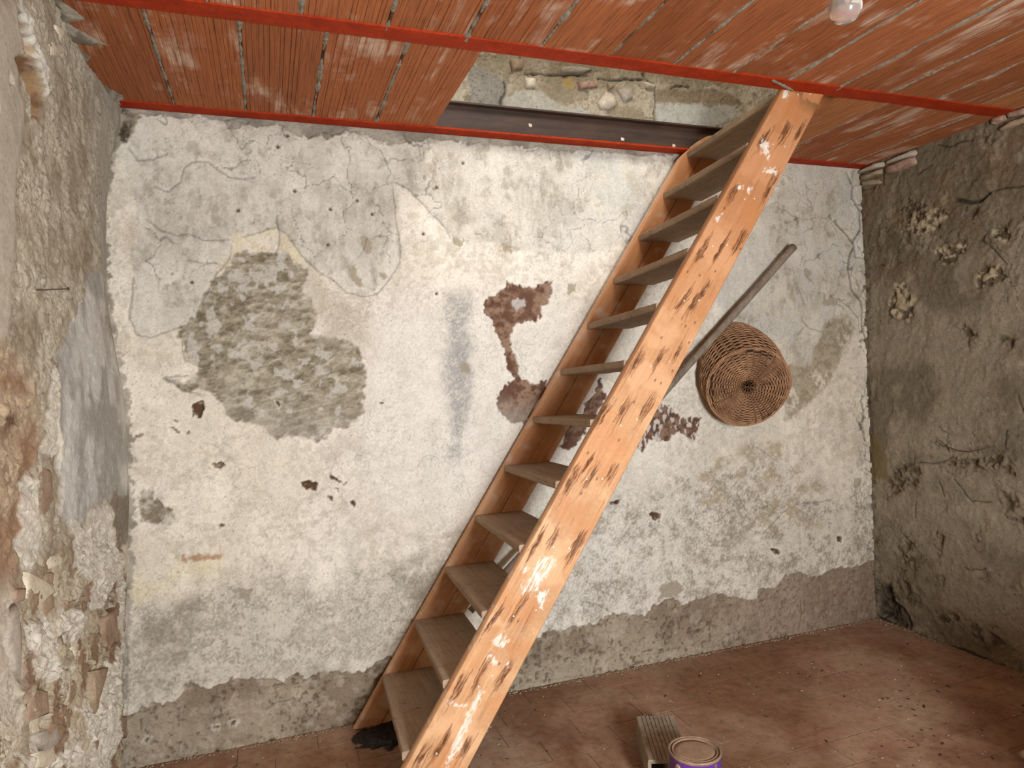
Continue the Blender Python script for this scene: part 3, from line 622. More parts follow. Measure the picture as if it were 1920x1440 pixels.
    bcl = mixc(bcl, S(150, 128, 112), sstep(1.7, 2.6, U) * .5)
    c = mixc(c, bcl, bd); h = h * (1 - .3 * bd) + bd * (-.009 + (n_hi - .5) * .012 - sstep(.55, .68, pit) * .006); rel = np.maximum(rel, bd * .9)
    # strip of mortar below the beam and the rubble in the corner
    tp = hard('top', .004) * (V < 2.48); c = mixc(c, mixc(np.broadcast_to(S(146, 136, 120), U.shape + (3,)), S(178, 168, 150), sstep(.4, .6, n_md)), tp); h += tp * (-.006 + (n_hi - .5) * .012); rel = np.maximum(rel, tp)
    co = hard('corner', .008); cn = sstep(.40, .62, n_hi * .5 + n_md * .5)
    c = mixc(c, mixc(np.broadcast_to(S(84, 72, 56), U.shape + (3,)), S(166, 152, 130), cn), co); h += co * (n_hi - .5) * .035; rel = np.maximum(rel, co)
    dusty = sstep(1.5, 2.8, U)[..., None] * (.55 + .45 * n_lo[..., None]); c = c * (1 - dusty * np.array([.08, .13, .20]))          # browner and darker towards the right
    # small stains, grain and pinholes over the whole face
    n_m2 = fbm(U, V, 24, 4, 183, .62)
    grain = (n_hi - .5) * .17 + (n_vf - .5) * .10 + (n_m2 - .5) * .14 + (fbm(U * 1.4, V * .45, 12, 4, 184) - .5) * .20
    c = c * (1 + grain * (1 - .35 * clean) * (1 - .3 * ro))[..., None]
    f1, f2, cid = worley(U, V, 62, 185); s_ = sstep(.20, .08, f1) * (cid > .72) * sstep(.40, .62, n_md); c = mulc(c, s_, .55); h -= s_ * .0015
    ridge2 = sstep(.030, .0, np.abs(fbm(U, V, 17, 4, 187, .6) - .5)) * sstep(.46, .60, fbm(U, V, 4, 3, 189)) * (1 - ro); c = mulc(c, ridge2, .80); h -= ridge2 * .0012
    # small spots, holes
    for i, p in enumerate(BACK_SPOTS):
        s_ = sstep(.003, -.003, polydist(UU, VV, p, .05) + rag * .3); c = mixc(c, S(160, 146, 124), s_ * .9); h -= s_ * .003
    for i, p in enumerate(BACK_HOLES):
        d = polydist(UU, VV, p, .05) + rag * .3; s_ = sstep(.003, -.004, d)
        c = mixc(c, mixc(np.broadcast_to(S(92, 66, 46), U.shape + (3,)), S(150, 132, 108), sstep(.5, .68, n_hi)), s_); h -= sstep(.003, -.012, d) * .022
        c = mixc(c, S(226, 216, 198), sstep(.012, .003, d) * (1 - s_) * .6)
    for i, (a, b) in enumerate(BACK_DOTS):
        s_ = sstep(.010, .003, np.hypot(U - a, V - b)); c = mixc(c, S(84, 68, 54), s_); h -= s_ * .010
    f1, f2, cid = worley(U + wu * .02, V + wv * .02, 15, 141)
    s_ = sstep(.055, .025, f1 * (1 + 2 * cid)) * (cid > .45) * sstep(.45, .6, n_lo); c = mixc(c, S(120, 104, 84), s_ * .8 * (1 - bd) * (1 - ro)); h -= s_ * .004 * (V < 2.45)
    # cracks: fine network plus the traced ones
    cu, cv = U + (fbm(U, V, 11, 3, 151) - .5) * .16, V + (fbm(U, V, 11, 3, 155) - .5) * .16
    f1, f2, cid = worley(cu, cv, 5.5, 161); f1b, f2b, _ = worley(cu, cv, 13, 165)
    amt = sstep(.42, .60, fbm(U, V, 3.5, 3, 171))
    ck = sstep(.030, .008, f2 - f1) * amt * (.35 + .65 * g); ckb = sstep(.035, .010, f2b - f1b) * sstep(.48, .62, fbm(U, V, 6, 3, 175)) * (.35 * g + .25 + .4 * bd)
    ck = np.maximum(ck, ckb * .7) * (1 - ro) * (V < 2.46)
    c = mulc(c, ck, .50); h -= ck * .004
    for i, p in enumerate(BACK_CRACKS):
        d = polydist(U + wu * .016 + (n_hi - .5) * .006, V + wv * .016 + (n_vf - .5) * .004, p, .05, closed=False)
        big = 10 <= i <= 11
        s_ = sstep(.010 if big else .0052, .0008, d) * (.9 if big else .70 * sstep(.35, .5, n_md + .08)); c = mulc(c, s_, .14 if big else .38); h -= s_ * (.018 if big else .005)
        h -= sstep(.02, 0, d) * .001
    # mortar dragged from wall_left over the corner, with a torn edge
    cm = sstep(.006, -.004, U - np.interp(V, CX_Z, CX_X) - .014 - (n_hi - .5) * .06 - fu * .008 - (n_m2 - .5) * .03) * (V < 2.47)
    c = mixc(c, mixc(np.broadcast_to(S(138, 129, 113), U.shape + (3,)), S(168, 158, 141), sstep(.4, .6, n_md)), cm * (1 - bd * .5)); h += cm * .003
    # crumbly edge beside wall_right
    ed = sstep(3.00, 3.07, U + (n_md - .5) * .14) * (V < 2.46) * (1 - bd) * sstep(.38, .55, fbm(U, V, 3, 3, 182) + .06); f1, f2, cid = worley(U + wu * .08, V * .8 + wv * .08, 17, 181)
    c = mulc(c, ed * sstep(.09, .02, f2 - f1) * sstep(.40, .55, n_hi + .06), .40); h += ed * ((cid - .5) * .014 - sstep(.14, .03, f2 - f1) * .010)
    # ---------- storey above the beam: rough stone wall
    up = sstep(2.50, 2.53, V)
    fa, fb_, ci = worley(U * .7 + wu * .16, V * 1.1 + wv * .16, 8, 191)
    jn = sstep(.06, .015, fb_ - fa)
    uc = mixc(np.broadcast_to(S(142, 128, 104), U.shape + (3,)), S(176, 162, 138), sstep(.35, .65, n_md * .5 + ci * .5))
    uc = mixc(uc, S(106, 90, 70), jn * .55 * sstep(.42, .58, n_md)); uc = mixc(uc, S(122, 104, 80), sstep(.52, .66, n_hi) * .6)
    uh = (ci - .5) * .008 - jn * .005 * sstep(.45, .6, n_md) + (n_hi - .5) * .014 + (n_md - .5) * .010
    for k, cc, fl in (('grey', S(134, 126, 114), .9), ('smooth1', S(168, 160, 144), .9), ('smooth2', S(162, 156, 144), .9), ('mud', S(118, 98, 74), .7), ('yellow', S(172, 142, 82), .8)):
        s_ = sstep(.008, -.008, polydist(UU, VV, UPPER_REGIONS[k]) + rag * .5)
        uc = mixc(uc, cc * (.86 + .28 * n_md[..., None]), s_ * fl)
        if k in ('grey', 'smooth1', 'smooth2'): uh = uh * (1 - s_ * .85) + s_ * (.004 + (n_md - .5) * .006)
    f1, f2, cid = worley(U, V, 60, 195); gsp = sstep(.3, .12, f1) * (cid > .6) * sstep(.01, -.01, polydist(U, V, UPPER_REGIONS['grey'])); uc = mulc(uc, gsp, .5)
    uc = uc * (1 + (n_hi - .5) * .5 + (n_vf - .5) * .2)[..., None]; f1, f2, cid = worley(U, V * 1.2, 38, 197); s_ = sstep(.16, .05, f1) * (cid > .55) * sstep(.4, .55, n_md); uc = mulc(uc, s_, .45); uh -= s_ * .006
    for p in UPPER_CRACKS:
        d = polydist(U + wu * .02, V + wv * .02, p, .06, closed=False); s_ = sstep(.007, .001, d + (n_hi - .5) * .012); uc = mulc(uc, s_, .30); uh -= s_ * .012
    c = c * (1 - up[..., None]) + uc * up[..., None]; h = h * (1 - up) + uh * up; rel = np.maximum(rel * (1 - up), up * .9)
    h = np.minimum(h, .010)
    P = np.stack([U, -h, V], -1)
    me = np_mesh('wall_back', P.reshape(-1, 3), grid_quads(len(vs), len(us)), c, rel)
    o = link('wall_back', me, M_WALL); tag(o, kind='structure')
    for i, p in enumerate(UPPER_STONES):
        poly_stone('stone', p, 0.0, .022, 'y', M_STONE[('paleb', 'grey', 'brown', 'grey', 'brick', 'cream', 'cream', 'brown')[i]], o, i + 5, .02)
    return o
wall_back = build_back()

# ------------------------------------------------------------------ wall_left
def left_x(y, z):
    return -.51 + (np.interp(z, CX_Z, CX_X) + .51) * np.exp(np.minimum(y, 0) / .18)
def build_left():
    us = np.arange(-1.72, 0.035, .0052); vs = np.arange(-.02, 2.53, .0045)
    U, V = np.meshgrid(us, vs)
    wu = (fbm(U, V, 12, 4, 201) - .5); wv = (fbm(U, V, 12, 4, 205) - .5)
    UU = U + wu * .05; VV = V + wv * .03
    n_lo = fbm(U, V, 2.5, 4, 211); n_md = fbm(U, V, 9, 5, 221, .6); n_hi = fbm(U * .7, V, 42, 4, 231, .62)
    D = {k: polydist(UU, VV, p, .2) for k, p in LEFT_REGIONS.items()}
    rag = (n_hi - .5) * .04
    soft = lambda k, w_=.03, a=.08: sstep(w_, -w_, D[k] + (n_md - .5) * a + rag)
    low = sstep(1.10, .85, V + (n_md - .5) * .35)                    # bare rubble below
    c = mixc(np.broadcast_to(S(162, 148, 124), U.shape + (3,)), S(196, 184, 160), sstep(.36, .62, n_md))
    c = mixc(c, S(128, 114, 88), sstep(.55, .68, n_hi) * .6)
    c = mixc(c, S(170, 162, 148), sstep(-.45, -.1, U) * sstep(1.5, 1.9, V) * .7)
    f1, f2, ci = worley(U + wu * .06, V + wv * .06, 20, 241)
    rough = (1 - sstep(-.35, -.12, U + (n_md - .5) * .2) * .7)
    h = (n_lo - .5) * .040 + (n_md - .5) * .020 + (n_hi - .5) * .020 * rough - sstep(.12, .03, f2 - f1) * .004 * rough * sstep(.45, .6, n_md)
    rel = np.full(U.shape, .9)
    # lower rubble: lumpy lime mortar with brown stone faces
    g1, g2, gi = worley(U * .8 + wu * .1, V + wv * .1, 11, 251)
    lc = mixc(np.broadcast_to(S(206, 192, 168), U.shape + (3,)), S(178, 160, 132), sstep(.4, .65, n_hi * .4 + gi * .6))
    lc = mixc(lc, S(132, 100, 74), (gi > .70) * sstep(.10, .25, g2 - g1) * .8)
    lc = mixc(lc, S(150, 134, 110), (gi < .22) * sstep(.08, .2, g2 - g1) * .7)
    lc = mixc(lc, S(96, 76, 56), sstep(.07, .015, g2 - g1) * sstep(.45, .6, n_md) * .8)
    c = mixc(c, lc, low); h += low * ((gi - .5) * .016 - sstep(.09, .02, g2 - g1) * .007 + (n_hi - .5) * .008)
    br = soft('brown', .04, .12); c = mixc(c, mixc(np.broadcast_to(S(150, 114, 84), U.shape + (3,)), S(184, 158, 126), sstep(.42, .62, n_md)), br * .85)
    um = soft('umber', .02, .05); c = mixc(c, S(110, 78, 54), um * .9)
    pl = soft('pale', .04, .1); c = mixc(c, S(196, 184, 164), pl * .85); h = h * (1 - pl * .6)
    sm = soft('smooth', .03, .06); c = mixc(c, S(178, 168, 148) * (.9 + .2 * n_md[..., None]), sm); h = h * (1 - sm * .85) + sm * .015; rel = rel * (1 - sm * .5)
    bl = soft('blue', .012, .03); bc = mixc(np.broadcast_to(S(164, 159, 149), U.shape + (3,)), S(204, 200, 190), sstep(.35, .65, fbm(U, V, 9, 5, 261)))
    c = mixc(c, bc, bl); h = h * (1 - bl * .8) + bl * (.004 + (n_hi - .5) * .004); rel = rel * (1 - bl * .5)
    tg = soft('tongue', .006, .02); c = mixc(c, S(136, 124, 106), tg * .9)
    for k in ('cream1', 'cream2', 'cream3', 'cream4', 'cream5', 'cream6', 'cream7', 'cream8', 'white'):
        s_ = soft(k, .005, .02); cc = S(218, 208, 188) if k != 'white' else S(222, 214, 198)
        c = mixc(c, cc * (.82 + .3 * n_md[..., None]), s_ * .9); h += s_ * (.006 + (n_hi - .5) * .008)
    tn = soft('tan', .01, .03); c = mixc(c, S(186, 152, 112), tn * .85)
    ho = sstep(.006, -.006, D['hole'] + rag * .5) * (1 - soft('white', .005, .01)); hc = mixc(np.broadcast_to(S(108, 76, 50), U.shape + (3,)), S(150, 118, 84), sstep(.4, .6, fbm(U * 6, V * 1.2, 9, 4, 271)))
    lowh = sstep(2.0, 2.12, V); c = mixc(c, hc, ho * (.3 + .7 * lowh) * (1 - tn * .8)); h -= sstep(.005, -.03, D['hole']) * (.015 + .045 * lowh)
    for k in ('hole2', 'hole3'):
        s_ = sstep(.006, -.004, D[k]); c = mixc(c, S(66, 44, 30), s_); h -= s_ * .04
    c = c * (1 + (n_hi - .5) * .34 + (vnoise(U * 150, V * 190, 290) - .5) * .14)[..., None]; f1, f2, cid = worley(U * .8, V, 34, 291); s_ = sstep(.07, .02, f2 - f1) * sstep(.50, .64, n_md) * (1 - sm) * (1 - bl); c = mulc(c, s_, .5); h -= s_ * .004
    # keep the corner clean and closed
    edge = sstep(-.06, 0, U); h = h * (1 - edge * .92)
    h = np.clip(h, -.07, .05)
    X = left_x(U, V) + h
    me = np_mesh('wall_left', np.stack([X, U, V], -1).reshape(-1, 3), grid_quads(len(vs), len(us), flip=True), c, rel)
    o = link('wall_left', me, M_WALL); tag(o, kind='structure')
    for i, (p, k) in enumerate(LEFT_STONES):
        cen = np.array(p).mean(0); iu = int(np.clip((cen[0] + 1.72) / .0052, 0, len(us) - 1)); iv = int(np.clip((cen[1] + .02) / .0045, 0, len(vs) - 1))
        if cen[0] > -.02 or i in (16, 17, 19): continue
        poly_stone('stone', p, float(X[iv, iu]) - .003, .005 + .006 * random.random(), '+x', M_STONE[k], o, i + 40, .02)
    return o
wall_left = build_left()

# ------------------------------------------------------------------ wall_right
def build_right():
    us = np.arange(-1.80, 0.03, .0054); vs = np.arange(-.02, 2.53, .0052)
    U, V = np.meshgrid(us, vs)
    wu = (fbm(U, V, 14, 4, 301) - .5); wv = (fbm(U, V, 14, 4, 305) - .5)
    UU = U + wu * .03; VV = V + wv * .03
    n_lo = fbm(U, V, 2.0, 4, 311); n_md = fbm(U, V, 8, 5, 321, .6); n_hi = fbm(U, V, 42, 4, 331, .62)
    rag = (n_hi - .5) * .035
    c = mixc(np.broadcast_to(S(118, 107, 89), U.shape + (3,)), S(146, 134, 115), sstep(.35, .62, fbm(U, V, 4, 5, 341)))
    up = sstep(1.75, 2.15, V + (n_md - .5) * .4); c = mixc(c, S(104, 91, 70), up * .75); c = mixc(c, S(126, 104, 80), up * sstep(.5, .65, n_md) * .6)
    c = mixc(c, S(156, 143, 122), sstep(.55, .7, fbm(U * 1.5 + V, V - U, 9, 4, 345)) * .5)
    c = c * np.array([.90, .87, .81])
    tw_ = fbm(U * 2.2 + V * 1.4, V * .8 - U * .6, 12, 4, 349, .6); trow = sstep(.035, .0, np.abs(tw_ - .5)); c = c * (1 + trow * .16 + (n_hi - .5) * .34 + (vnoise(U * 150, V * 150, 350) - .5) * .12)[..., None]
    h = (n_lo - .5) * .035 + (n_md - .5) * .012 + (n_hi - .5) * .003
    h += (fbm(U * 2 + V * 1.2, V - U, 7, 3, 347) - .5) * .012
    h += trow * .0025; rel = np.full(U.shape, .7); h += (n_hi - .5) * .004 + up * (n_hi - .5) * .006
    f1, f2, cid = worley(U, V, 50, 353); s_ = sstep(.22, .08, f1) * (cid > .75) * sstep(.42, .6, n_md); c = mulc(c, s_, .45); h -= s_ * .003
    lowr = sstep(.75, .25, V + (n_md - .5) * .3) ; pock = sstep(.60, .70, fbm(U, V, 13, 4, 351, .6)) * (.35 + .65 * lowr)
    c = mixc(c, S(88, 74, 56), pock * .6 * sstep(.45, .6, n_hi)); h += pock * ((n_hi - .5) * .018 - .004); rel = np.maximum(rel, pock)
    for i, p in enumerate(RIGHT_PITS):
        d = polydist(UU, VV, p, .12) + rag * .6; s_ = sstep(.010, -.010, d); pale = i in (0, 1, 2, 3, 4)
        rim = sstep(.05, .0, d) * (1 - s_)
        gg_ = fbm(U, V, 34, 4, 380 + i, .65); pc = mixc(np.broadcast_to(S(88, 73, 54), U.shape + (3,)), S(184, 164, 132) if pale else S(136, 121, 98), sstep(.42, .58, gg_))
        c = mixc(c, pc, s_ * .9); h += s_ * ((gg_ - .5) * .040 + (n_md - .5) * .02 - .004); c = mixc(c, S(104, 88, 66), rim * .5 * sstep(.4, .6, n_hi)); h += rim * (n_hi - .5) * .010; rel = np.maximum(rel, s_)
        if i == 7: c = mulc(c, s_, .45); h -= s_ * .02
    ol = sstep(.012, -.012, polydist(UU, VV, RIGHT_OLIVE) + rag + (n_md - .5) * .06); c = mixc(c, S(116, 98, 66), ol * .9); h += ol * .003
    f1, f2, ci = worley(U + wu * .10, V + wv * .10, 8, 361); ck = sstep(.03, .008, f2 - f1) * sstep(.52, .66, fbm(U, V, 4, 3, 365)); c = mulc(c, ck, .5); h -= ck * .005
    for i, p in enumerate(RIGHT_CRACKS):
        d = polydist(U + wu * .02, V + wv * .02, p, .06, closed=False); w_ = .012 if i in (0, 8) else .005
        s_ = sstep(w_, w_ * .2, d); c = mulc(c, s_, .35); h -= s_ * (.018 if i == 0 else .006)
        if i == 8: h += sstep(.05, .01, d) * (n_hi - .3) * .03
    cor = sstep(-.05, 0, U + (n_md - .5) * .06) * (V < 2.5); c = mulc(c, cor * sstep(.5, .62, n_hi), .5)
    h = np.clip(h * (1 - sstep(-.03, 0, U) * .8), -.04, .03)
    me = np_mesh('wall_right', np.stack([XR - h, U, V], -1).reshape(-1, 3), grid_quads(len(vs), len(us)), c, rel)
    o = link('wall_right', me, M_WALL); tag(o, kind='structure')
    for i, p in enumerate(RIGHT_BRICKS):
        mt = ('paleb', 'paleb', 'brown', 'brick', 'brown', 'brick', 'brick', 'brown')[i]
        poly_stone('brick', p, XR, .030 if i < 4 else .022, '-x', M_STONE[mt], o, i + 80, .02)
    for i in (0, 2, 3):
        P_ = np.array(RIGHT_PITS[i]); c0 = P_.mean(0)
        pts = [tuple(c0 + (np.array(q) - c0) * (.42 + .14 * math.sin(k * 2.3 + i))) for k, q in enumerate(RIGHT_PITS[i])]; poly_stone('stone', pts, XR + .012, .018, '-x', M_STONE['yellow'] if i != 1 else M_STONE['brown'], o, i * 10 + 3, .012)
        for j in range(0):
            a = j * 2.1 + i; r_ = P_.std(0) * .8
            cc = c0 + np.array([math.cos(a) * r_[0], math.sin(a) * r_[1]]) * (0.85 if j else .2)
            pts = [(cc[0] + math.cos(t_) * .024 * random.uniform(.7, 1.2), cc[1] + math.sin(t_) * .019 * random.uniform(.7, 1.2)) for t_ in np.linspace(0, 5.4, 6)]
            poly_stone('stone', pts, XR + .010, .016, '-x', M_STONE['yellow'] if i != 1 else M_STONE['brown'], o, i * 10 + j, .01)
    return o
wall_right = build_right()

# plain rest of the room, behind the photographer's view
M_PLAIN_L = simple_mat('plain lime plaster', S(176, 164, 142), S(204, 192, 170), 6, fine=60)
M_PLAIN_R = simple_mat('plain grey render', S(126, 112, 90), S(154, 139, 114), 6, fine=60)
rest = MB().box(XL - .35, XL, YF, -1.71, -.02, 2.53); rest.build('wall_left_front', M_PLAIN_L, wall_left)
rest = MB().box(XR, XR + .3, YF, -1.79, -.02, 2.53)
rest.build('wall_right_front', M_PLAIN_R, wall_right)
fr = MB().box(XL - .35, .22, YF - .6, YF, -.02, 2.53).box(1.42, XR + .3, YF - .6, YF, -.02, 2.53).box(.22, 1.42, YF - .6, YF, 2.05, 2.53).box(.22, 1.42, YF - .6, YF, -.02, .55)
tag(fr.build('wall_front', M_PLAIN_L), kind='structure')

# ------------------------------------------------------------------ floor
def floor_material():
    m, nt, b = new_mat('dusty terracotta'); b.inputs['Roughness'].default_value = .85
    v = mapping(nt); oi = N(nt, 'ShaderNodeObjectInfo')
    gp = nt.nodes.new('ShaderNodeNewGeometry').outputs['Position']
    n1 = noise(nt, gp, 3.2, 6, .65); n2 = noise(nt, gp, 28, 5, .7); n3 = noise(nt, gp, 260, 3, .7)
    base = ramp(nt, oi.outputs['Random'], [(0, S(146, 108, 85)), (.35, S(160, 121, 96)), (.7, S(152, 116, 92)), (1, S(164, 122, 98))])
    dust = ramp(nt, n1, [(.38, 0.0), (.62, 0.8)])
    c = mult(nt, base, S(172, 145, 117), dust, 'MIX')
    n4 = noise(nt, gp, 1.5, 7, .62, .4); c = mult(nt, c, S(206, 186, 170), ramp(nt, n4, [(.46, 0.0), (.62, 1.0)]))
    c = mult(nt, c, ramp(nt, n2, [(.32, .70), (.5, 1.0), (.72, 1.14)])); c = mult(nt, c, ramp(nt, n3, [(.3, .86), (.6, 1.05)]))
    nt.links.new(c, b.inputs['Base Color']); bump(nt, b, n2, .35, .003); return m
M_FLOOR = floor_material()
M_GROUT = simple_mat('dirty floor joint', S(70, 52, 40), S(108, 84, 65), 60)
fl = MB().box(XL - .35, XR + .3, YF - .3, .2, -.12, -.0008)
floor = fl.build('floor', M_GROUT); tag(floor, kind='structure')
def tile_mesh(lx, ly, name):
    bm = bmesh.new(); z0, z1, c = -.02, .0, .0006
    v = [bm.verts.new((x, y, z)) for z, i in ((z0, 0), (z1 - c, 0), (z1, c)) for (x, y) in ((i, i), (lx - i, i), (lx - i, ly - i), (i, ly - i))]
    for k in range(2):
        for i in range(4): bm.faces.new((v[k * 4 + i], v[k * 4 + (i + 1) % 4], v[k * 4 + 4 + (i + 1) % 4], v[k * 4 + 4 + i]))
    bm.faces.new(v[8:12]); me = bpy.data.meshes.new(name); bm.to_mesh(me); bm.free(); me.materials.append(M_FLOOR); return me
ROWP, TL = 0.1475, 0.295
ft = tile_mesh(TL - .0024, ROWP - .0024, 'floor_tile')
cnt = 0
# staggered courses; the offsets follow the joints seen near wall_back
offs = [1.31, 1.447, 1.40, 1.52, 1.36, 1.49]
for r_ in range(20):
    y1 = .012 - r_ * ROWP; x_ = offs[r_ % 6] - TL * 7
    while x_ < XR + .02 and cnt < 300:
        if x_ + TL > XL - .06:
            o = bpy.data.objects.new('floor_tile', ft); col.objects.link(o); o.parent = floor
            o.location = (x_, y1 - ROWP, random.uniform(-.0004, .0005)); o.rotation_euler = (random.uniform(-.001, .001), random.uniform(-.001, .001), random.uniform(-.004, .004)); cnt += 1
        x_ += TL
last = y1 - ROWP
rb = MB().box(XL, XR, YF, last, -.02, -.001); rb.build('floor_far', M_FLOOR, floor)

# ------------------------------------------------------------------ ceiling: hollow clay tiles on steel beams
def tile_ceiling_material():
    m, nt, b = new_mat('extruded red clay'); b.inputs['Roughness'].default_value = .8
    v = mapping(nt, (1, 1, 1), 'Object', True); vs = mapping(nt, (34, 1.6, 1), 'Object', True); vl = mapping(nt, (9, 1.3, 1), 'Object', True)
    ns = noise(nt, vs, 3.0, 5, .7); nl = noise(nt, vl, 1.6, 4, .6, .6); n1 = noise(nt, v, 5, 5, .6)
    vf = mapping(nt, (160, 2.5, 1), 'Object', True); nf = noise(nt, vf, 3.0, 2, .6)
    oi = N(nt, 'ShaderNodeObjectInfo')
    base = ramp(nt, oi.outputs['Random'], [(0, S(142, 80, 44)), (.4, S(164, 96, 56)), (.75, S(150, 84, 46)), (1, S(172, 108, 64))])
    c = mult(nt, base, ramp(nt, ns, [(.28, .74), (.5, 1.0), (.72, 1.16)]))
    c = mult(nt, c, ramp(nt, nf, [(.34, .45), (.43, 1.0), (.7, 1.06)]))
    mul = nt.nodes.new('ShaderNodeMath'); mul.operation = 'MULTIPLY'
    a = ramp(nt, nl, [(.48, 0.0), (.62, 1.0)]); a2 = ramp(nt, n1, [(.48, 0.0), (.60, 1.0)])
    nt.links.new(a, mul.inputs[0]); nt.links.new(a2, mul.inputs[1])
    m2 = nt.nodes.new('ShaderNodeMath'); m2.operation = 'MULTIPLY'; nt.links.new(mul.outputs[0], m2.inputs[0]); nt.links.new(ramp(nt, ns, [(.35, .25), (.6, 1.0)]), m2.inputs[1])
    c = mult(nt, c, S(198, 168, 142), m2.outputs[0], 'MIX')
    nt.links.new(c, b.inputs['Base Color']); bump(nt, b, ns, .5, .002); return m
M_TILE = tile_ceiling_material()
M_MORTAR = simple_mat('crumbly grey mortar', S(112, 102, 86), S(158, 148, 130), 60, bstr=.8, bdist=.004, fine=220)
TP = 0.25
def clay_tile_mesh(seed, length):
    r = random.Random(seed); Wt = TP - .008; n = 15; pts = []                      # underside profile with grooves
    pts.append((.0, .055)); pts.append((0, .004)); pts.append((.003, 0))
    for k in range(1, n):
        x = Wt * k / n + r.uniform(-.004, .004); w_ = r.choice([.0012, .0016, .0024]); d = r.choice([.0012, .002, .003])
        pts += [(x - w_, 0), (x, d), (x + w_, 0)]
    pts += [(Wt - .003, 0), (Wt, .004), (Wt, .055)]
    V = [(p[0], 0, p[1]) for p in pts] + [(p[0], length, p[1]) for p in pts]; k = len(pts)
    F = [(i, i + 1, k + i + 1, k + i) for i in range(k - 1)] + [(k - 1, 0, k, 2 * k - 1)] + [tuple(range(k))[::-1], tuple(range(k, 2 * k))]
    mb = MB().add(V, F); me = bpy.data.meshes.new('ceiling_tile'); me.from_pydata(mb.v, [], mb.f)
    bm = bmesh.new(); bm.from_mesh(me); bmesh.ops.recalc_face_normals(bm, faces=bm.faces); bm.to_mesh(me); bm.free()
    me.materials.append(M_TILE); return me
slab = MB()
OX0, OX1 = .713, 2.213
slab.box(XL - .35, XR + .3, YF - .3, -.78, 2.545, 2.60).box(XL - .35, OX0, -.78, .0, 2.545, 2.60).box(OX1, XR + .3, -.78, .0, 2.545, 2.60)
ceiling = slab.build('ceiling', M_MORTAR); tag(ceiling, kind='structure')
def mortar_joint(x, y0, y1, seed):
    r = random.Random(seed); n = 60; V = []; F = []
    for i in range(n + 1):
        y = y0 + (y1 - y0) * i / n; nz = mnoise.noise(Vector((x * 3, y * 14, seed)))
        w_ = max(.0012, .0060 + .013 * nz + r.uniform(-.002, .003)); d = -.001 - max(0, nz) * .010 - r.uniform(0, .003)
        cx = x + .003 * mnoise.noise(Vector((seed, y * 6, 2)))
        zb = ZC + .012
        V += [(cx - w_, y, zb), (cx - w_ * .8, y, ZC + .001 + d * .3), (cx + r.uniform(-.002, .002), y, ZC + d + (.006 if nz < -.25 else 0)), (cx + w_ * .8, y, ZC + .001 + d * .3), (cx + w_, y, zb)]
    for i in range(n):
        for k in range(4): F.append((i * 5 + k, i * 5 + k + 1, (i + 1) * 5 + k + 1, (i + 1) * 5 + k))
    MB().add(V, F).build('mortar_joint', M_MORTAR, ceiling, smooth=False)
rows = [(-.785, -.012, -.287, True), (-1.615, -.815, .134, False), (-2.42, -1.625, .02, False), (-3.22, -2.43, .11, False), (-3.5, -3.23, .05, False)]
tm = {}
for ri, (ya, yb_, x0, hole) in enumerate(rows):
    L = yb_ - ya
    for v_ in range(3 if ri < 2 else 1): tm[(ri, v_)] = clay_tile_mesh(ri * 7 + v_, L)
    k0 = int(math.floor((XL - .08 - x0) / TP)); x = x0 + k0 * TP; k = k0
    while x < XR + .02:
        if not (hole and OX0 - .01 < x < OX1 - .01):
            o = bpy.data.objects.new('ceiling_tile', tm[(ri, (k * 7) % 3 if ri < 2 else 0)]); col.objects.link(o); o.parent = ceiling
            o.location = (x + .004, ya, ZC + random.uniform(-.0015, .002)); o.rotation_euler = (0, random.uniform(-.004, .004), 0)
            if ri < 2 and x > x0 - 10 and not (hole and abs(x - OX1) < .02): mortar_joint(x, ya, yb_, ri * 50 + k + 30)
        x += TP; k += 1
# mortar smeared from the left wall onto the tiles
def smear(name, poly, parent):
    us = np.arange(-.60, -.38, .004); vs = np.arange(-.86, .04, .004); U, V = np.meshgrid(us, vs)
    d = polydist(U + (fbm(U, V, 30, 3, 401) - .5) * .02, V + (fbm(U, V, 30, 3, 405) - .5) * .02, poly, .3) + (fbm(U, V, 60, 3, 409) - .5) * .012
    hh = np.clip(-d * .35, 0, .010) + np.clip(-d * 5, 0, 1) * (.002 + (fbm(U, V, 40, 4, 411)) * .008)
    c = mixc(np.broadcast_to(S(122, 112, 94), U.shape + (3,)), S(164, 154, 136), sstep(.4, .6, fbm(U, V * .6, 45, 4, 415)))
    me = np_mesh(name, np.stack([U, V, ZC + .004 - hh - .003 * (d < 0)], -1).reshape(-1, 3), grid_quads(len(vs), len(us), (d[:-1, :-1] < .002)), c, np.ones(U.shape))
    return link(name, me, M_WALL, parent)
smear('mortar_smear', CEILING_SMEAR, wall_left)

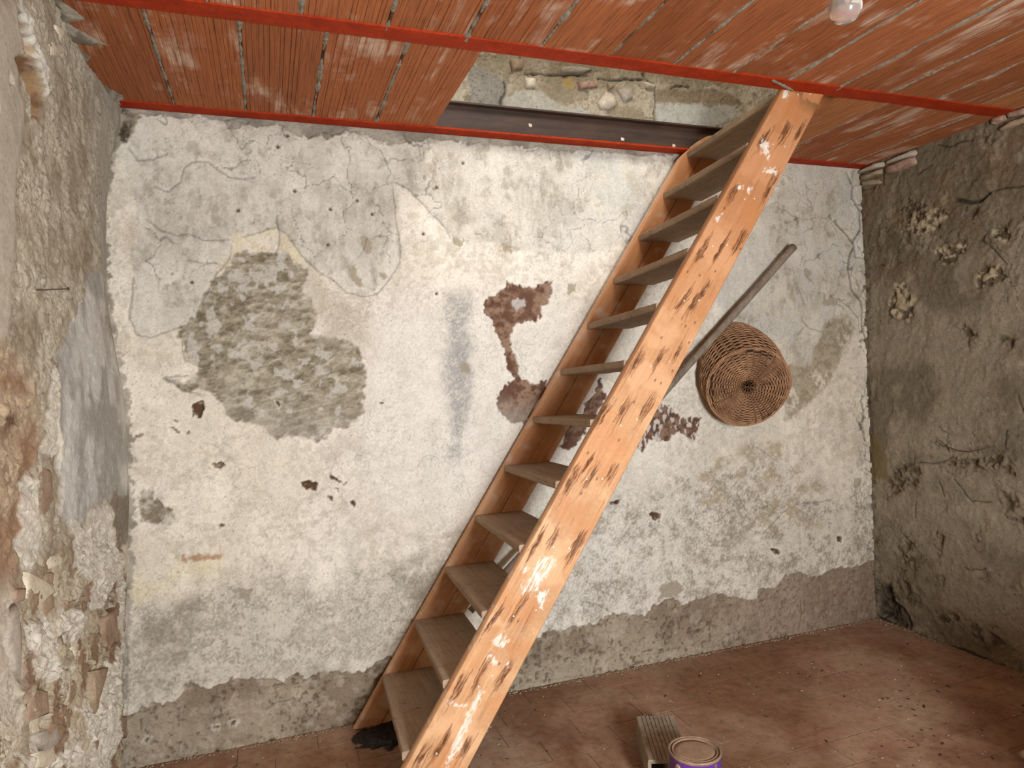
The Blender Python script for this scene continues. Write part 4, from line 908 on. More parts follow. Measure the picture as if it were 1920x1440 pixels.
# ------------------------------------------------------------------ steel beams
M_RED = simple_mat('red lead paint', S(140, 38, 8), S(168, 53, 15), 14, rough=.7, bstr=.15, spec=.15, fine=90)
M_STEEL = simple_mat('dark bare steel', S(40, 29, 22), S(78, 54, 38), 9, rough=.6, bstr=.2, spec=.4, stretch=(.4, 1, 3), fine=120)
def beam(x0, x1, ya, yb_, label, zl=ZC - .004):
    t = empty('steel_beam', ((x0 + x1) / 2, (ya + yb_) / 2, ZC)); lx = (x1 - x0) / 2; hw = (yb_ - ya) / 2
    tag(t, label, 'beam', 'steel beams carrying the clay tile ceiling')
    n = 40; V = []; F = []
    for i in range(n + 1):                                                          # rolled flange, slightly uneven
        x = -lx + 2 * lx * i / n; wz = .0012 * mnoise.noise(Vector((x * 3, ya * 9, 0))); wy = .0012 * mnoise.noise(Vector((x * 4, 5, ya)))
        V += [(x, -hw + wy, -.005 + wz), (x, hw + wy, -.005 + wz), (x, hw + wy, .004 + wz), (x, .006, .008), (x, -.006, .008), (x, -hw + wy, .004 + wz)]
    for i in range(n):
        for k in range(6): F.append((i * 6 + k, i * 6 + (k + 1) % 6, i * 6 + 6 + (k + 1) % 6, i * 6 + 6 + k))
    F += [tuple(range(6)), tuple(n * 6 + k for k in range(6))[::-1]]
    fo = MB().add(V, F).build('bottom_flange', M_RED, t, bevel=.0012); fo['label'] = 'red painted lower flange'
    MB().box(-lx, lx, -.003, .003, .008, .112).build('web', M_STEEL, t)
    MB().box(-lx, lx, -hw, hw, .112, .120).build('top_flange', M_STEEL, t, bevel=.001)
    return t
b1 = beam(XL - .06, XR + .02, -.068, -.002, 'steel beam with red lower flange along the top of the plastered back wall')
b2 = beam(XL - .10, XR + .10, -.838, -.762, 'red flanged steel beam across the room at the head of the wooden stair')
for yy in (-1.62, -2.425, -3.225):
    beam(XL - .02, XR + .02, yy - .038, yy + .038, 'red flanged steel beam behind the photographer, out of the picture')
for (x, z) in ((1.155, .055), (1.9, .02), (1.62, .03)):                              # paint drip and specks on the bare web
    mb = MB(); lump(mb, (x - (XL + XR - .04) / 2, -.005, z), .009, .002, .009, amp=.4, seed=x); mb.build('paint_speck', M_STONE['cream'], b1, smooth=True)

mb = MB(); bx_ = (XL - .10 + XR + .10) / 2
for k in range(7): lump(mb, (1.83 + k * .020 - bx_, -.022 + k * .008, -.0065), .017, .007, .0035, rot=.35, amp=.5, seed=k * 2.1)
mb.build('mortar_smear', M_MORTAR, b2, smooth=True)
# upstairs shell
M_UP = simple_mat('upstairs plaster', S(150, 140, 122), S(180, 168, 148), 6)
up = MB()
up.box(XL - .35, XL - .05, -4.9, .0, 2.6, 4.9).box(XR + .05, XR + .35, -4.9, 0, 2.6, 4.9).box(XL - .35, XR + .35, -5.2, -4.9, 2.6, 4.9).box(XL - .35, XR + .35, -5.2, .3, 4.9, 5.0).box(XL - .35, XR + .35, .0, .3, 3.13, 4.9)
tag(up.build('wall_upstairs', M_UP), kind='structure')

# ------------------------------------------------------------------ wooden stair
def wood_material(name, ca, cb, dark, vert=False, rough=.55, grain=(1.2, 30, 30)):
    m, nt, b = new_mat(name); b.inputs['Roughness'].default_value = rough; b.inputs['Specular IOR Level'].default_value = .3
    v = mapping(nt, grain, 'Object', True); v0 = mapping(nt, (1, 1, 1), 'Object', True)
    g = noise(nt, v, 2.2, 5, .65, .8); g2 = noise(nt, v, 9, 3, .6); n1 = noise(nt, v0, 5, 4, .6); n2 = noise(nt, v0, 120, 3, .6)
    c = ramp(nt, g, [(.3, ca), (.7, cb)]); c = mult(nt, c, ramp(nt, g2, [(.32, .86), (.5, 1.0)])); c = mult(nt, c, ramp(nt, n1, [(.3, .84), (.6, 1.04)]))
    c = mult(nt, c, ramp(nt, n2, [(.3, .9), (.6, 1.03)]))
    if not vert:
        nd = noise(nt, v0, 26, 7, .75); c = mult(nt, c, ramp(nt, nd, [(.32, .55), (.44, 1.0), (.8, 1.04)]))
    if vert:
        at = N(nt, 'ShaderNodeAttribute', attribute_name='Col'); c = mult(nt, c, at.outputs['Color'], at.outputs['Alpha'], 'MIX')
    nt.links.new(c, b.inputs['Base Color']); bump(nt, b, g, .3, .0015); return m
M_PINE = wood_material('varnished orange pine', S(186, 136, 92), S(208, 161, 117), None, vert=True)
M_PINE_P = wood_material('orange pine', S(186, 130, 86), S(210, 158, 110), None)
M_TREAD = wood_material('grey weathered tread', S(148, 124, 100), S(172, 147, 120), None, rough=.85, grain=(26, 1.2, 26))
ALPHA = math.atan2(1, .6750); CA, SA = math.cos(ALPHA), math.sin(ALPHA); TH = .0133
OB = Vector((.27, -.051, 0)); AV = Vector((math.cos(TH), -math.sin(TH), 0)); BV = Vector((math.sin(TH), math.cos(TH), 0))   # along the stair, into the wall
stair = empty('wooden_stair', (.36, -.42, 0)); tag(stair, 'orange pine stair with twelve grey treads leaning up to the ceiling opening', 'stair')
def stringer(xc, yf, hw, top, th, front):
    """board in local axes: x along the slope, z across, y through; face at y=0 looks at the room"""
    ts = np.linspace(-hw, hw, 104 if front else 30); us = np.linspace(0, 1, 640 if front else 320)
    T, Uu = np.meshgrid(ts, us)
    if front: T = T * (1.075 - .165 * Uu)                                           # slightly wider at the foot
    s0 = -T * CA / SA
    if front: s1 = (2.60 - T * CA) / SA
    else: s1 = top / SA - .13 * np.clip((T / hw + .25), 0, 1.25) ** 2.2 - .02 * (T < -.9 * hw)
    Sx = s0 + (s1 - s0) * Uu
    TT = ts[None, :] + 0 * T; prof = 1 - np.clip((np.abs(TT) - (hw - .004)) / .004, 0, 1) ** 2
    dep = (1 - prof) * .003
    grain = fbm(Sx * .9, T * 26, 1.6, 4, 501) ; g2 = fbm(Sx * 5, T * 90, 2.5, 3, 505); blot = fbm(Sx, T, 9, 4, 509)
    c = np.ones(T.shape + (3,)); al = np.zeros(T.shape)
    def lay(colr, m_):
        nonlocal c, al
        a = m_ + al * (1 - m_); w_ = np.where(a > 1e-4, m_ / np.maximum(a, 1e-4), 0)[..., None]; c = c * (1 - w_) + colr * w_; al = a
    lay(S(176, 116, 68), sstep(.60, .75, grain) * .35); lay(S(232, 184, 140), sstep(.52, .66, blot) * .38); lay(S(186, 118, 66), sstep(.46, .34, blot) * .35)
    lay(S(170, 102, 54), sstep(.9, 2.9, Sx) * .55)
    W = np.stack([xc + Sx * CA - T * SA, Sx * SA + T * CA], -1)                      # world x, z of each point
    if front:
        rr = random.Random(11)
        allg = [q for g in GOUGES for q in g]
        for k, (gx, gz) in enumerate(allg):
            ds = Sx - ((gx - xc) * CA + gz * SA); dt = T - (-(gx - xc) * SA + gz * CA)
            ang = rr.uniform(-.10, .02); ln = rr.uniform(.040, .068)
            dt = dt - ds * ang + (fbm(Sx, T, 40, 3, 520 + k) - .5) * .012
            env = np.clip(1 - (ds / ln) ** 2, 0, 1); wd = .0125 * rr.uniform(.7, 1.25)
            core = sstep(1.0, .4, np.abs(dt) / wd) * env
            st = sstep(.43, .58, fbm(Sx * .8, T * 5, 42, 3, 560 + k))
            m_ = core * st * sstep(0, .35, env); lay(S(168, 112, 66), core * .5); lay(S(98, 60, 34), m_ * .85); dep += m_ * .0045
            for q_ in range(6):
                o_, e_, l_ = rr.uniform(-1.1, 1.1) * wd, rr.uniform(-.4, .4) * ln, rr.uniform(.5, 1.1) * ln
                m_ = sstep(.0019, .0005, np.abs(dt - o_ - (ds - e_) * rr.uniform(-.08, .08))) * sstep(0, .3, 1 - ((ds - e_) / l_) ** 2); lay(S(92, 56, 32), m_ * .8); dep += m_ * .0015
            tail = sstep(1, .3, np.abs(dt) / .0022) * np.clip(1 - np.abs(ds + ln * 1.2) / .06, 0, 1); lay(S(120, 74, 42), tail * .7)
        for k in range(26):                                                        # small dents and knots
            s_, t_ = rr.uniform(.2, 2.8), rr.uniform(-hw * .9, hw * .9); d = np.hypot((Sx - s_) * .6, T - t_); m_ = sstep(.005, .002, d); lay(S(104, 62, 36), m_ * .85); dep += m_ * .001
        for k in range(34):
            s_, t_ = rr.uniform(.1, 2.9), rr.uniform(-hw * .9, hw * .9); l_ = rr.uniform(.01, .05)
            m_ = sstep(.0018, .0005, np.abs(T - t_ - (Sx - s_) * .05)) * (np.abs(Sx - s_) < l_); lay(S(126, 78, 44), m_ * .6)
        wx = (fbm(W[..., 0], W[..., 1], 60, 3, 601) - .5) * .014
        for i, p in enumerate(PAINT_SPLASHES):
            d = polydist(W[..., 0] + wx, W[..., 1] + wx, p, .03); br = sstep(.35, .55, fbm(Sx * .6, T * 6, 60, 3, 610 + i))
            m_ = sstep(.002, -.004, d) * (.04 + .96 * br); lay(S(222, 210, 194), m_ * .9); dep -= m_ * .0007
            m2 = sstep(.012, .0, d) * sstep(.62, .70, fbm(Sx, T, 110, 2, 620 + i)); lay(S(236, 224, 208), m2 * .8)
        m_ = sstep(2.9, 3.0, Sx) * sstep(.5, .62, fbm(Sx, T, 30, 4, 630)); lay(S(96, 70, 46), m_ * .8)
    else:
        for tt, ww in ((-.004, .0012),):                                              # lengthwise joint of the two boards
            m_ = sstep(ww * 2, ww, np.abs(T - tt - .003 * (blot - .5))) * (.5 + .5 * (grain > .4)); lay(S(92, 56, 34), m_ * .8); dep += m_ * .002
        lay(S(206, 196, 178), sstep(.66, .74, fbm(Sx, T, 24, 4, 640)) * .35)
    nv, nu = T.shape
    V = np.stack([Sx, dep, T], -1)
    ring = [(0, j) for j in range(nu)] + [(i, nu - 1) for i in range(1, nv)] + [(nv - 1, j) for j in range(nu - 2, -1, -1)] + [(i, 0) for i in range(nv - 2, 0, -1)]
    rv = np.array([V[i, j] for i, j in ring]); b_ = rv.copy(); b_[:, 1] = th
    n0 = nv * nu; nr = len(ring); ridx = np.array([i * nu + j for i, j in ring])
    q2 = np.stack([ridx, np.roll(ridx, -1), n0 + np.roll(np.arange(nr), -1), n0 + np.arange(nr)], -1)
    back = n0 + nr + np.arange(nv * 2).reshape(nv, 2); bv = np.stack([V[:, 0], V[:, -1]], 1); bv[..., 1] = th
    q3 = np.stack([back[:-1, 0], back[1:, 0], back[1:, 1], back[:-1, 1]], -1)
    verts = np.concatenate([V.reshape(-1, 3), b_, bv.reshape(-1, 3)]); quads = np.concatenate([grid_quads(nv, nu, flip=True), q2, q3])
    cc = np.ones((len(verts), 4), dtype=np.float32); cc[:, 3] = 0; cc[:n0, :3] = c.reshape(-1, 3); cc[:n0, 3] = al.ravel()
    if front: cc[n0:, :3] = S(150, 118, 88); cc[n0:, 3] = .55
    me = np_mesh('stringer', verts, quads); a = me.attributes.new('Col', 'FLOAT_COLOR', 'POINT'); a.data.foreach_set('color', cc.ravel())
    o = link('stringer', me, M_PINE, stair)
    o.location = OB + AV * (xc - .27) - BV * yf - stair.location; o.rotation_euler = (0, -ALPHA, -TH)
    return o
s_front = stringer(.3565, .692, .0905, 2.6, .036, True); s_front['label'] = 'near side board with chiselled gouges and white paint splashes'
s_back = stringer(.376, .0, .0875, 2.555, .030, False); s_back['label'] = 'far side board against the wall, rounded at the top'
def tread(i):
    z = .2066 + .2048 * i; s_ = -.0184 + .690 * z; wd = .216; th = .028
    ny, nx = 30, 4; V = []; F = []
    for k in range(ny + 1):
        f = k / ny; dep = .001 + .654 * f; y = -dep; e = .0018 * mnoise.noise(Vector((i * 9, y * 9, 0))) + .001 * mnoise.noise(Vector((i * 5, y * 40, 0)))
        e2 = .0012 * mnoise.noise(Vector((i * 4, y * 11, 5)))
        pr = [(.003, 0), (0, -.004), (0, -th + .004), (.003, -th), (wd - .003, -th), (wd, -th + .004), (wd, -.004), (wd - .003, 0)]
        for (a, b) in pr:
            p = OB + AV * (s_ + a - .0287 * f + (e if a < .1 else -e)) - BV * dep; V.append((p.x, p.y, z + b + e2 + .0155 * f))
    m_ = 8
    for k in range(ny):
        for j in range(m_): F.append((k * m_ + j, k * m_ + (j + 1) % m_, (k + 1) * m_ + (j + 1) % m_, (k + 1) * m_ + j))
    F += [tuple(range(m_))[::-1], tuple(ny * m_ + j for j in range(m_))]
    mb = MB(); mb.add([(x - .36, y + .42, z_) for x, y, z_ in V], F); return mb.build('tread', M_TREAD, stair)
for i in range(12): tread(i)
M_NAIL = simple_mat('bright nail heads', S(190, 176, 158), S(220, 208, 190), 50, rough=.5, spec=.5)
rr = random.Random(3)
for i in range(12):
    z = .21 + .2048 * i
    for f in (.25, .62):
        x = .252 + .6757 * z + .03 + .17 * f + rr.uniform(-.012, .012); zz = z + rr.uniform(-.015, .02)
        yn = -.051 - .692 - (x - .27) * .0133 - .0012 + .42
        mb = MB(); mb.add([(x + .0035 * math.cos(a) - .36, yn + d, zz + .0035 * math.sin(a)) for d in (0, .004) for a in np.linspace(0, 5.6, 8)], [tuple(range(8))] + [(k, (k + 1) % 8, 8 + (k + 1) % 8, 8 + k) for k in range(8)])
        mb.build('nail', M_NAIL, stair)

# ------------------------------------------------------------------ pole behind the stair
M_POLE = wood_material('grey barkless pole', S(112, 96, 80), S(150, 132, 112), None, rough=.85, grain=(12, 12, 1.0))
def make_pole():
    A_, B_ = Vector((.762, -.122, .434)), Vector((2.580, -.058, 2.022)); d = (B_ - A_); L = d.length; n = 60; pts = []; rr_ = []
    side = Vector((-d.z, 0, d.x)).normalized()
    for i in range(n + 1):
        t = i / n; pts.append(A_ + d * t + side * (.020 * math.sin(t * 3.1) * t * (1 - t) * 2 + .003 * mnoise.noise(Vector((t * 9, 0, 0))) - .01 * math.sin(math.pi * t)) + Vector((0, 0, 0)))
        k = .0145 + .004 * t + .0012 * mnoise.noise(Vector((t * 30, 7, 0)))
        if abs(t - .78) < .012 or abs(t - .45) < .012 or t > .985: k += .002
        rr_.append(k)
    base = pts[0]; mb = MB(); mb.tube([p - base for p in pts], rr_, 14)
    o = mb.build('wooden_pole', M_POLE, None, smooth=True); o.location = base; return o
pole = make_pole(); tag(pole, 'long grey wooden pole leaning diagonally on the wall behind the stair', 'pole')

# ------------------------------------------------------------------ wicker basket
M_WICK = wood_material('brown wicker', S(126, 86, 58), S(186, 140, 100), None, rough=.6, grain=(9, 9, 9))
M_WICK2 = wood_material('dark wicker stakes', S(84, 56, 36), S(124, 88, 58), None, rough=.7, grain=(9, 9, 9))
M_WDARK = simple_mat('dark basket gap shade', S(44, 28, 18), S(62, 42, 28), 30)  # shade of the gaps in the weave, put into the colour
bas = empty('wicker_basket', (2.245, -.008, 1.425)); tag(bas, 'round brown wicker basket hung on the wall right of the stair', 'basket')
C0 = Vector((-.022, .0, .030)); C1 = Vector((-.082, -.185, -.112)); n0 = Vector((-.10, -1, -.12)).normalized(); n1 = Vector((-.33, -.90, -.30)).normalized()
def bframe(t):
    n = n0.lerp(n1, t).normalized(); c = C0.lerp(C1, t)
    ux = Vector((1, 0, 0)); ux = (ux - n * ux.dot(n)).normalized(); uz = ux.cross(n).normalized() * 1
    if uz.z < 0: uz = -uz
    return c, ux, uz, n
def bpt(t, r, a, off=0.0):
    c, ux, uz, n = bframe(t); return c + (ux * math.cos(a) + uz * math.sin(a)) * r + n * off
def brad(t, a):
    base = .183 + .020 * math.sin(math.pi * min(1, t * 1.1)) + .006 * t
    return base * (1 + .02 * math.sin(2 * a + 1.0) + .012 * math.sin(5 * a + 6 * t))
NR = 31
side = MB(); nw = 27
for k in range(nw):
    t = k / (nw - 1) * .97; pts = []
    for j in range(NR * 4):
        a = 2 * math.pi * j / (NR * 4); w_ = math.sin(a * NR / 2 + math.pi * k) * .0035
        jit = .0025 * mnoise.noise(Vector((k * 3.1, a * 2, 0)))
        pts.append(bpt(min(1, max(0, t + jit * 6)), brad(t, a) + w_ + jit, a))
    side.tube(pts, .0034 + .0006 * random.random(), 5, closed=True)
side.build('side_weave', M_WICK, bas, smooth=True)
disc = MB(); RD = .192; nd = 25
for k in range(nd):
    r = .040 + (RD - .040) * k / (nd - 1); pts = []
    seg = NR * 4
    for j in range(seg):
        a = 2 * math.pi * j / seg; jit = .0014 * mnoise.noise(Vector((k * 2.3, a * 3, 9)))
        w_ = math.sin(a * NR / 2 + math.pi * k) * .0034
        off = .012 - .040 * max(0, 1 - r / .13) ** 1.5 - .022 * max(0, (r - .15) / .04) ** 2 + w_ + .006 * math.sin(3 * a + 1) * r / RD
        pts.append(bpt(1, (r + jit) * (1 + .018 * math.sin(2 * a + .6) + .012 * math.sin(3 * a)), a, off))
    disc.tube(pts, .0025, 5, closed=True)
disc.build('base_weave', M_WICK, bas, smooth=True)
for k in range(NR):
    a = 2 * math.pi * k / NR * 1.0
    mb = MB()
    pts = [bpt(1, r, a, .012 - .040 * max(0, 1 - r / .13) ** 1.5 - .022 * max(0, (r - .15) / .04) ** 2) for r in np.linspace(.026 if k % 3 else .012, RD, 9)]
    pts += [bpt(t, brad(t, a), a) for t in np.linspace(.96, .0, 8)]
    mb.tube(pts, .0034, 5); mb.build('stake', M_WICK2, bas, smooth=True)
rim = MB()
for s_ in range(3):
    pts = []
    for j in range(160):
        a = 2 * math.pi * j / 160; ph = a * 22 + s_ * 2.09; pts.append(bpt(.02, brad(0, a) + .004 * math.cos(ph) + .002, a, .004 * math.sin(ph)))
    rim.tube(pts, .0035, 5, closed=True)
for s_ in range(3):
    pts = []
    for j in range(160):
        a = 2 * math.pi * j / 160; ph = a * 26 + s_ * 2.09; pts.append(bpt(1, RD * (1 + .018 * math.sin(2 * a + .6) + .012 * math.sin(3 * a)) + .004 + .0035 * math.cos(ph), a, -.012 + .0035 * math.sin(ph)))
    rim.tube(pts, .0032, 5, closed=True)
rim.build('rim', M_WICK, bas, smooth=True)
mb = MB(); sticks = random.Random(5)
for k in range(7):                                                                  # crossed sticks left in the broken centre
    a = sticks.uniform(0, 3.14); o_ = sticks.uniform(-.018, .018)
    d_ = Vector((math.cos(a), math.sin(a))); p_ = Vector((-d_.y, d_.x)) * o_
    c, ux, uz, n = bframe(1)
    P1, P2 = p_ + d_ * .042, p_ - d_ * sticks.uniform(.0, .04)
    mb.tube([c + ux * P1.x + uz * P1.y - n * .036, c + ux * P2.x + uz * P2.y - n * sticks.uniform(.022, .04)], .0032, 5)
mb.build('centre_sticks', M_WICK2, bas, smooth=True)
ln = MB(); V = []; F = []                                                            # dark skin standing in for the shade between the strands
rings_ = [(0, lambda a: brad(0, a) - .004, 0.0)] + [(t, (lambda t: (lambda a: brad(t, a) - .0035))(t), 0.0) for t in (.2, .4, .6, .8, .97)]
for t, fr_, off in rings_:
    for j in range(64): a = 2 * math.pi * j / 64; V.append(bpt(t, fr_(a), a, off))
for r in (.17, .13, .09, .06, .034):
    for j in range(64): a = 2 * math.pi * j / 64; V.append(bpt(1, r, a, .008 - .040 * max(0, 1 - r / .13) ** 1.5 - .022 * max(0, (r - .15) / .04) ** 2))
for k in range(len(V) // 64 - 1):
    for j in range(64): F.append((k * 64 + j, k * 64 + (j + 1) % 64, (k + 1) * 64 + (j + 1) % 64, (k + 1) * 64 + j))
ln.add(V, F); ln.build('gap_shade_skin', M_WDARK, bas, smooth=True)

# ------------------------------------------------------------------ paint can
M_PURPLE = simple_mat('purple can print', S(92, 44, 130), S(108, 56, 148), 8, rough=.45, bstr=.05, spec=.5, fine=200)
M_TIN = simple_mat('tarnished tin', S(110, 86, 66), S(160, 134, 108), 30, rough=.45, bstr=.1, spec=.5)
M_LID = simple_mat('dust covered lid', S(138, 110, 86), S(158, 130, 104), 30, rough=.85, fine=200)
can = empty('paint_can', (1.240, -1.018, 0)); tag(can, 'purple paint can with dusty lid on the floor in front of the ribbed block', 'can')
RC, HC = .0815, .192
can_body = MB().lathe([(.0, .002), (RC - .002, .002), (RC, .005), (RC, .010), (RC - .0015, .012), (RC - .0015, HC - .012), (RC - .0005, HC - .010)], 64).build('body', M_PURPLE, can, smooth=True)
MB().lathe([(RC - .0005, HC - .011), (RC + .002, HC - .008), (RC + .0028, HC - .003), (RC + .001, HC), (RC - .003, HC), (RC - .005, HC - .004), (RC - .0065, HC - .009), (RC - .009, HC - .009)], 64).build('rim', M_TIN, can, smooth=True)
lid = MB().lathe([(RC - .0085, HC - .008), (RC - .0095, HC - .001), (RC - .0125, HC - .0008), (RC - .0145, HC - .0065), (RC - .0175, HC - .0075), (RC - .019, HC - .004), (.05, HC - .0038), (.0, HC - .0034)], 64).build('lid', M_LID, can, smooth=True); lid['label'] = 'lid covered in brown dust'
sm_ = MB(); aS = math.radians(-74)
V = [((RC + .0002 + o_) * math.cos(aS + d), (RC + .0002 + o_) * math.sin(aS + d), z) for z in (.012, HC - .013) for (d, o_) in ((-.055, -.002), (-.05, .0008), (.05, .0008), (.055, -.002))]
sm_.add(V, [(0, 1, 5, 4), (1, 2, 6, 5), (2, 3, 7, 6)]); sm_.build('seam', M_TIN, can_body)
for a in (math.radians(196), math.radians(16)):
    mb = MB(); ca_, sa_ = math.cos(a), math.sin(a); V = []
    for (r, o_) in ((.011, -.001), (.011, .003), (.0085, .0055), (.003, .006)):
        for k in range(14): t = 2 * math.pi * k / 14; V.append(((RC + o_) * ca_ - r * math.cos(t) * sa_, (RC + o_) * sa_ + r * math.cos(t) * ca_, HC - .030 + r * math.sin(t)))
    F = [(i * 14 + k, i * 14 + (k + 1) % 14, i * 14 + 14 + (k + 1) % 14, i * 14 + 14 + k) for i in range(3) for k in range(14)] + [tuple(42 + k for k in range(14))]
    mb.add(V, F); mb.build('ear', M_TIN, can, smooth=True)
mb = MB(); pts = []
for k in range(25):
    t = math.pi * k / 24; a0 = math.radians(196); ca_, sa_ = math.cos(a0), math.sin(a0)
    u_ = math.cos(t) * (RC + .007); d_ = math.sin(t) * .105; pts.append((u_ * ca_ + d_ * sa_ * .90 , u_ * sa_ - d_ * ca_ * -.90, HC - .030 - d_ * .55))
mb.tube(pts, .0017, 6); mb.build('handle', M_TIN, can, smooth=True)

# ------------------------------------------------------------------ ribbed hollow clay block
M_BLOCK = simple_mat('dusty grey clay block', S(136, 122, 102), S(174, 158, 134), 22, rough=.95, bstr=.6, fine=180)
blk = empty('hollow_clay_block', (1.277, -.756, 0), (0, 0, math.radians(-22))); tag(blk, 'grey ribbed hollow clay block lying on the floor behind the purple can', 'block')
bw_, bl_, bh_ = .146, .30, .100
def block_local():
    mb = MB(); hw = bw_ / 2; prof = [(-hw, bh_ - .014), (-hw + .002, bh_ - .003), (-hw + .005, bh_)]
    for k in range(8):
        x = -hw + .022 + k * .0145; prof += [(x - .0014, bh_), (x - .0006, bh_ - .004), (x + .0006, bh_ - .004), (x + .0014, bh_)]
    prof += [(hw - .005, bh_), (hw - .002, bh_ - .003), (hw, bh_ - .014), ]
    prof = prof[::-1]; prof += [(-hw, bh_ - .014)] if False else []
    mb.prism(prof, -bl_ / 2, bl_ / 2)
    mb.box(-hw, -hw + .012, -bl_ / 2, bl_ / 2, 0, bh_ - .014).box(hw - .012, hw, -bl_ / 2, bl_ / 2, 0, bh_ - .014).box(-hw + .012, hw - .012, -bl_ / 2, bl_ / 2, 0, .012)
    mb.box(-.005, .005, -bl_ / 2, bl_ / 2, .012, bh_ - .014).box(-hw + .012, hw - .012, -.004 + bl_ / 2 - .02, bl_ / 2, .012, bh_ - .014)
    return mb
block_local().build('shell', M_BLOCK, blk, bevel=.0015)
mb = MB()
for k in range(26):
    x, y = random.uniform(-.06, .06), random.uniform(.06, .16) if k < 18 else random.uniform(-.1, .1); s_ = random.uniform(.0015, .004); lump(mb, (x, y, bh_ + s_ * .2), s_ * 1.6, s_, s_ * .8, random.uniform(0, 3), level=1, amp=.4, seed=k)
tag(mb.build('mortar_crumbs', M_MORTAR, blk), kind='stuff')

# ------------------------------------------------------------------ light bulb on its flex
def glass():
    m, nt, b = new_mat('dusty clear bulb glass'); b.inputs['Base Color'].default_value = (.95, .93, .89, 1); b.inputs['Roughness'].default_value = .06
    b.inputs['Transmission Weight'].default_value = .93; b.inputs['IOR'].default_value = 1.45; b.inputs['Specular IOR Level'].default_value = .5
    return m
M_GLASS = glass(); M_BLACK = simple_mat('black bakelite', S(22, 20, 19), S(34, 31, 29), 20, rough=.5); M_BRASS = simple_mat('brass cap', S(150, 124, 78), S(176, 148, 98), 30, rough=.4)
bulb = empty('light_bulb', (1.085, -1.87, ZC)); tag(bulb, 'clear glass light bulb hanging from the ceiling on a thin flex', 'bulb')
zb = 2.062 - ZC
RB = .0305
def bprof(R):
    p = [(R * math.sin(a), zb + .0305 - R * math.cos(a)) for a in np.linspace(0.02, 2.1, 18)]
    z_ = p[-1][1]; return p + [(.0185, z_ + .012), (.0150, z_ + .024), (.0140, z_ + .034)]
po_ = bprof(RB); pi_ = bprof(RB - .0008)
g = MB().lathe(po_, 40); g.lathe(pi_[::-1], 40); globe = g.build('glass_globe', M_GLASS, bulb, smooth=True)
z1 = po_[-1][1]
MB().lathe([(0, z1 - .002), (.0135, z1 - .002), (.0135, z1 + .022), (.009, z1 + .026), (0, z1 + .026)], 24).build('cap', M_BRASS, bulb, smooth=True)
MB().lathe([(.0, z1 + .004), (.018, z1 + .004), (.0185, z1 + .012), (.018, z1 + .040), (.012, z1 + .052), (.005, z1 + .058), (0, z1 + .058)], 24).build('socket', M_BLACK, bulb, smooth=True)
mb = MB(); mb.tube([(0, 0, z1 + .055), (.002, 0, z1 + .15), (-.001, 0, -.05), (0, 0, .01)], .0026, 8); mb.build('flex', M_BLACK, bulb, smooth=True)
mb = MB(); mb.tube([(0, 0, z1), (0, 0, z1 - .028)], .0035, 8); mb.tube([(-.002, 0, z1 - .02), (-.012, 0, z1 - .036), (-.006, .006, z1 - .039), (0, 0, z1 - .037), (.006, -.006, z1 - .039), (.012, 0, z1 - .036), (.002, 0, z1 - .02)], .0004, 4); mb.build('filament', M_BRASS, globe, smooth=True)

# ------------------------------------------------------------------ black sheet scrap under the lowest tread
M_BP = simple_mat('black plastic', S(16, 14, 14), S(26, 23, 22), 20, rough=.5, bstr=.3, spec=.4)
def scrap():
    us = np.linspace(-.13, .17, 90); vs = np.linspace(-.14, .10, 72); U, V = np.meshgrid(us, vs)
    d = np.hypot(U / .145 - .15, V / .115 + .1) + (fbm(U, V, 26, 4, 701) - .5) * 1.1
    H = .003 + .016 * fbm(U, V, 14, 4, 705) * sstep(1.1, .4, d) + .004 * fbm(U, V, 60, 2, 709)
    me = np_mesh('black_scrap', np.stack([U, V, H], -1).reshape(-1, 3), grid_quads(len(vs), len(us), d[:-1, :-1] < 1.05))
    o = link('black_scrap', me, M_BP); o.location = (.385, -.128, 0); return o
tag(scrap(), 'crumpled black plastic scrap on the floor under the lowest tread', 'scrap')

# ------------------------------------------------------------------ nail in the left wall, twig in the right wall, stone at the right
M_IRON = simple_mat('rusty iron', S(52, 40, 30), S(84, 66, 50), 60, rough=.7)
mb = MB(); mb.tube([(-.03, 0, 0), (.03, .002, .001), (.078, .004, .004)], .0016, 7); mb.lathe([(0, 0)], 3) if False else None
nl = mb.build('iron_nail', M_IRON, None, smooth=True); nl.location = (-.512, -1.035, 1.650); tag(nl, 'long rusty nail sticking out of the rough left wall', 'nail')
mb = MB(); mb.tube([(.008, 0, 0), (-.012, .003, .003), (-.013, -.003, -.003)], .0001, 3) if False else None
mh = MB(); mh.tube([(.077, .004, .004), (.080, .004, .004)], .0036, 8); mh.build('nail_head', M_IRON, nl, smooth=False)
mb = MB(); tw = [(-.012, .0, .030), (-.022, -.04, .006), (-.026, -.10, -.012), (-.026, -.16, -.014), (-.022, -.22, .004), (-.014, -.27, .020)]
mb.tube(tw, [.0016, .0022, .0024, .0024, .002, .0012], 6); mb.tube([(-.024, -.215, .003), (-.020, -.225, -.016)], .0012, 5); mb.tube([(-.012, .0, .030), (-.004, .018, .044)], .0012, 5)
t_ = mb.build('dry_twig', M_IRON, None, smooth=True); t_.location = (XR, -.423, .985); tag(t_, 'thin curved dark twig stuck in the grey right wall', 'twig')
mb = MB(); lump(mb, (0, 0, .03), .075, .07, .045, level=3, amp=.35, seed=4.2)
st = mb.build('fallen_stone', M_STONE['brown'], None, smooth=True); st.location = (2.455, -1.31, 0); tag(st, 'brown stone lying on the dark floor at the right edge', 'stone')
mb = MB(); lump(mb, (0, 0, .22), .56, .42, .62, rot=-.1, level=4, amp=.30, seed=8.3)  # heap added out of view to shade the right of the floor
V_ = mb.v; mb.v = [(x, y, max(z, 0.0)) for x, y, z in V_]
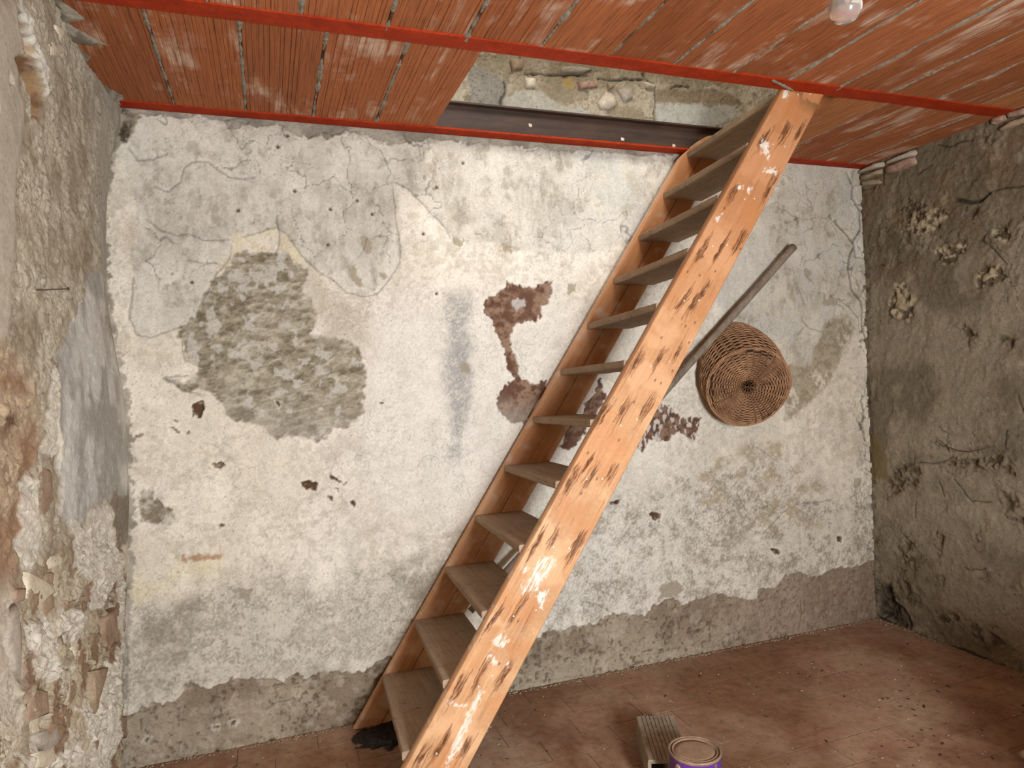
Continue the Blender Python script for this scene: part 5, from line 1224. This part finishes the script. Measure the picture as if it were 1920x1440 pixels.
hp = mb.build('shade_heap', M_STONE['brown'], None, smooth=True); hp.location = (2.32, -2.30, 0); tag(hp, 'unseen heap added beyond the right edge to shade the floor', 'heap')

# ------------------------------------------------------------------ crumbs and chips on the floor
def crumbs(name, pts, mat, mn, mx, flat=.6, seed=0, long=1.6):
    r = random.Random(seed); mb = MB(); O = [(1, 0, 0), (0, 1, 0), (-1, 0, 0), (0, -1, 0), (0, 0, 1), (0, 0, -1)]; Fc = [(0, 1, 4), (1, 2, 4), (2, 3, 4), (3, 0, 4), (1, 0, 5), (2, 1, 5), (3, 2, 5), (0, 3, 5)]
    for (x, y) in pts:
        s_ = mn + (mx - mn) * r.random() ** 3; a = r.uniform(0, 6.28); l_ = r.uniform(1, long)
        mb.add([(x + (p[0] * l_ * math.cos(a) - p[1] * math.sin(a)) * s_ * r.uniform(.7, 1.2), y + (p[0] * l_ * math.sin(a) + p[1] * math.cos(a)) * s_ * r.uniform(.7, 1.2), s_ * flat * (.6 + p[2] * r.uniform(.7, 1.2))) for p in O], Fc)
    o = mb.build(name, mat, None); return o
rr = random.Random(21)
P1 = [(rr.uniform(XL, XR), -.004 - abs(rr.gauss(0, .012))) for _ in range(1500)]
tag(crumbs('mortar_crumbs', P1, M_STONE['brown'], .0015, .007, .7, 1), 'line of fallen mortar crumbs along the foot of the back wall', 'rubble', kind='stuff')
P3 = [(XR - .004 - abs(rr.gauss(0, .018)), rr.uniform(-1.7, 0)) for _ in range(500)]
tag(crumbs('mortar_crumbs', P3, M_STONE['brown'], .002, .009, .7, 4), 'fallen mortar crumbs along the foot of the right wall', 'rubble', kind='stuff')
P2 = []
for _ in range(15):
    cx, cy = rr.uniform(.6, 2.6), rr.uniform(-1.2, -.15)
    P2 += [(rr.gauss(cx, .14), rr.gauss(cy, .06)) for _ in range(26)]
P2 += [(rr.uniform(XL, XR), rr.uniform(-1.6, -.05)) for _ in range(800)]
P2 = [p for p in P2 if XL < p[0] < XR and p[1] < -.03 and math.hypot(p[0] - 1.277, p[1] + .756) > .17 and math.hypot(p[0] - 1.24, p[1] + 1.018) > .09 and not (.2 < p[0] < .6 and p[1] > -.3)]
tag(crumbs('pale_grit', P2[::2], M_STONE['cream'], .0012, .0050, .5, 2), 'pale grit scattered over the brown floor tiles', 'grit', kind='stuff')
M_CHIP = simple_mat('dark chips', S(58, 40, 28), S(88, 64, 46), 40)
tag(crumbs('dark_chips', P2[1::2], M_CHIP, .0015, .0065, .4, 3, 3.2), 'dark chips and straw bits scattered over the floor tiles', 'grit', kind='stuff')
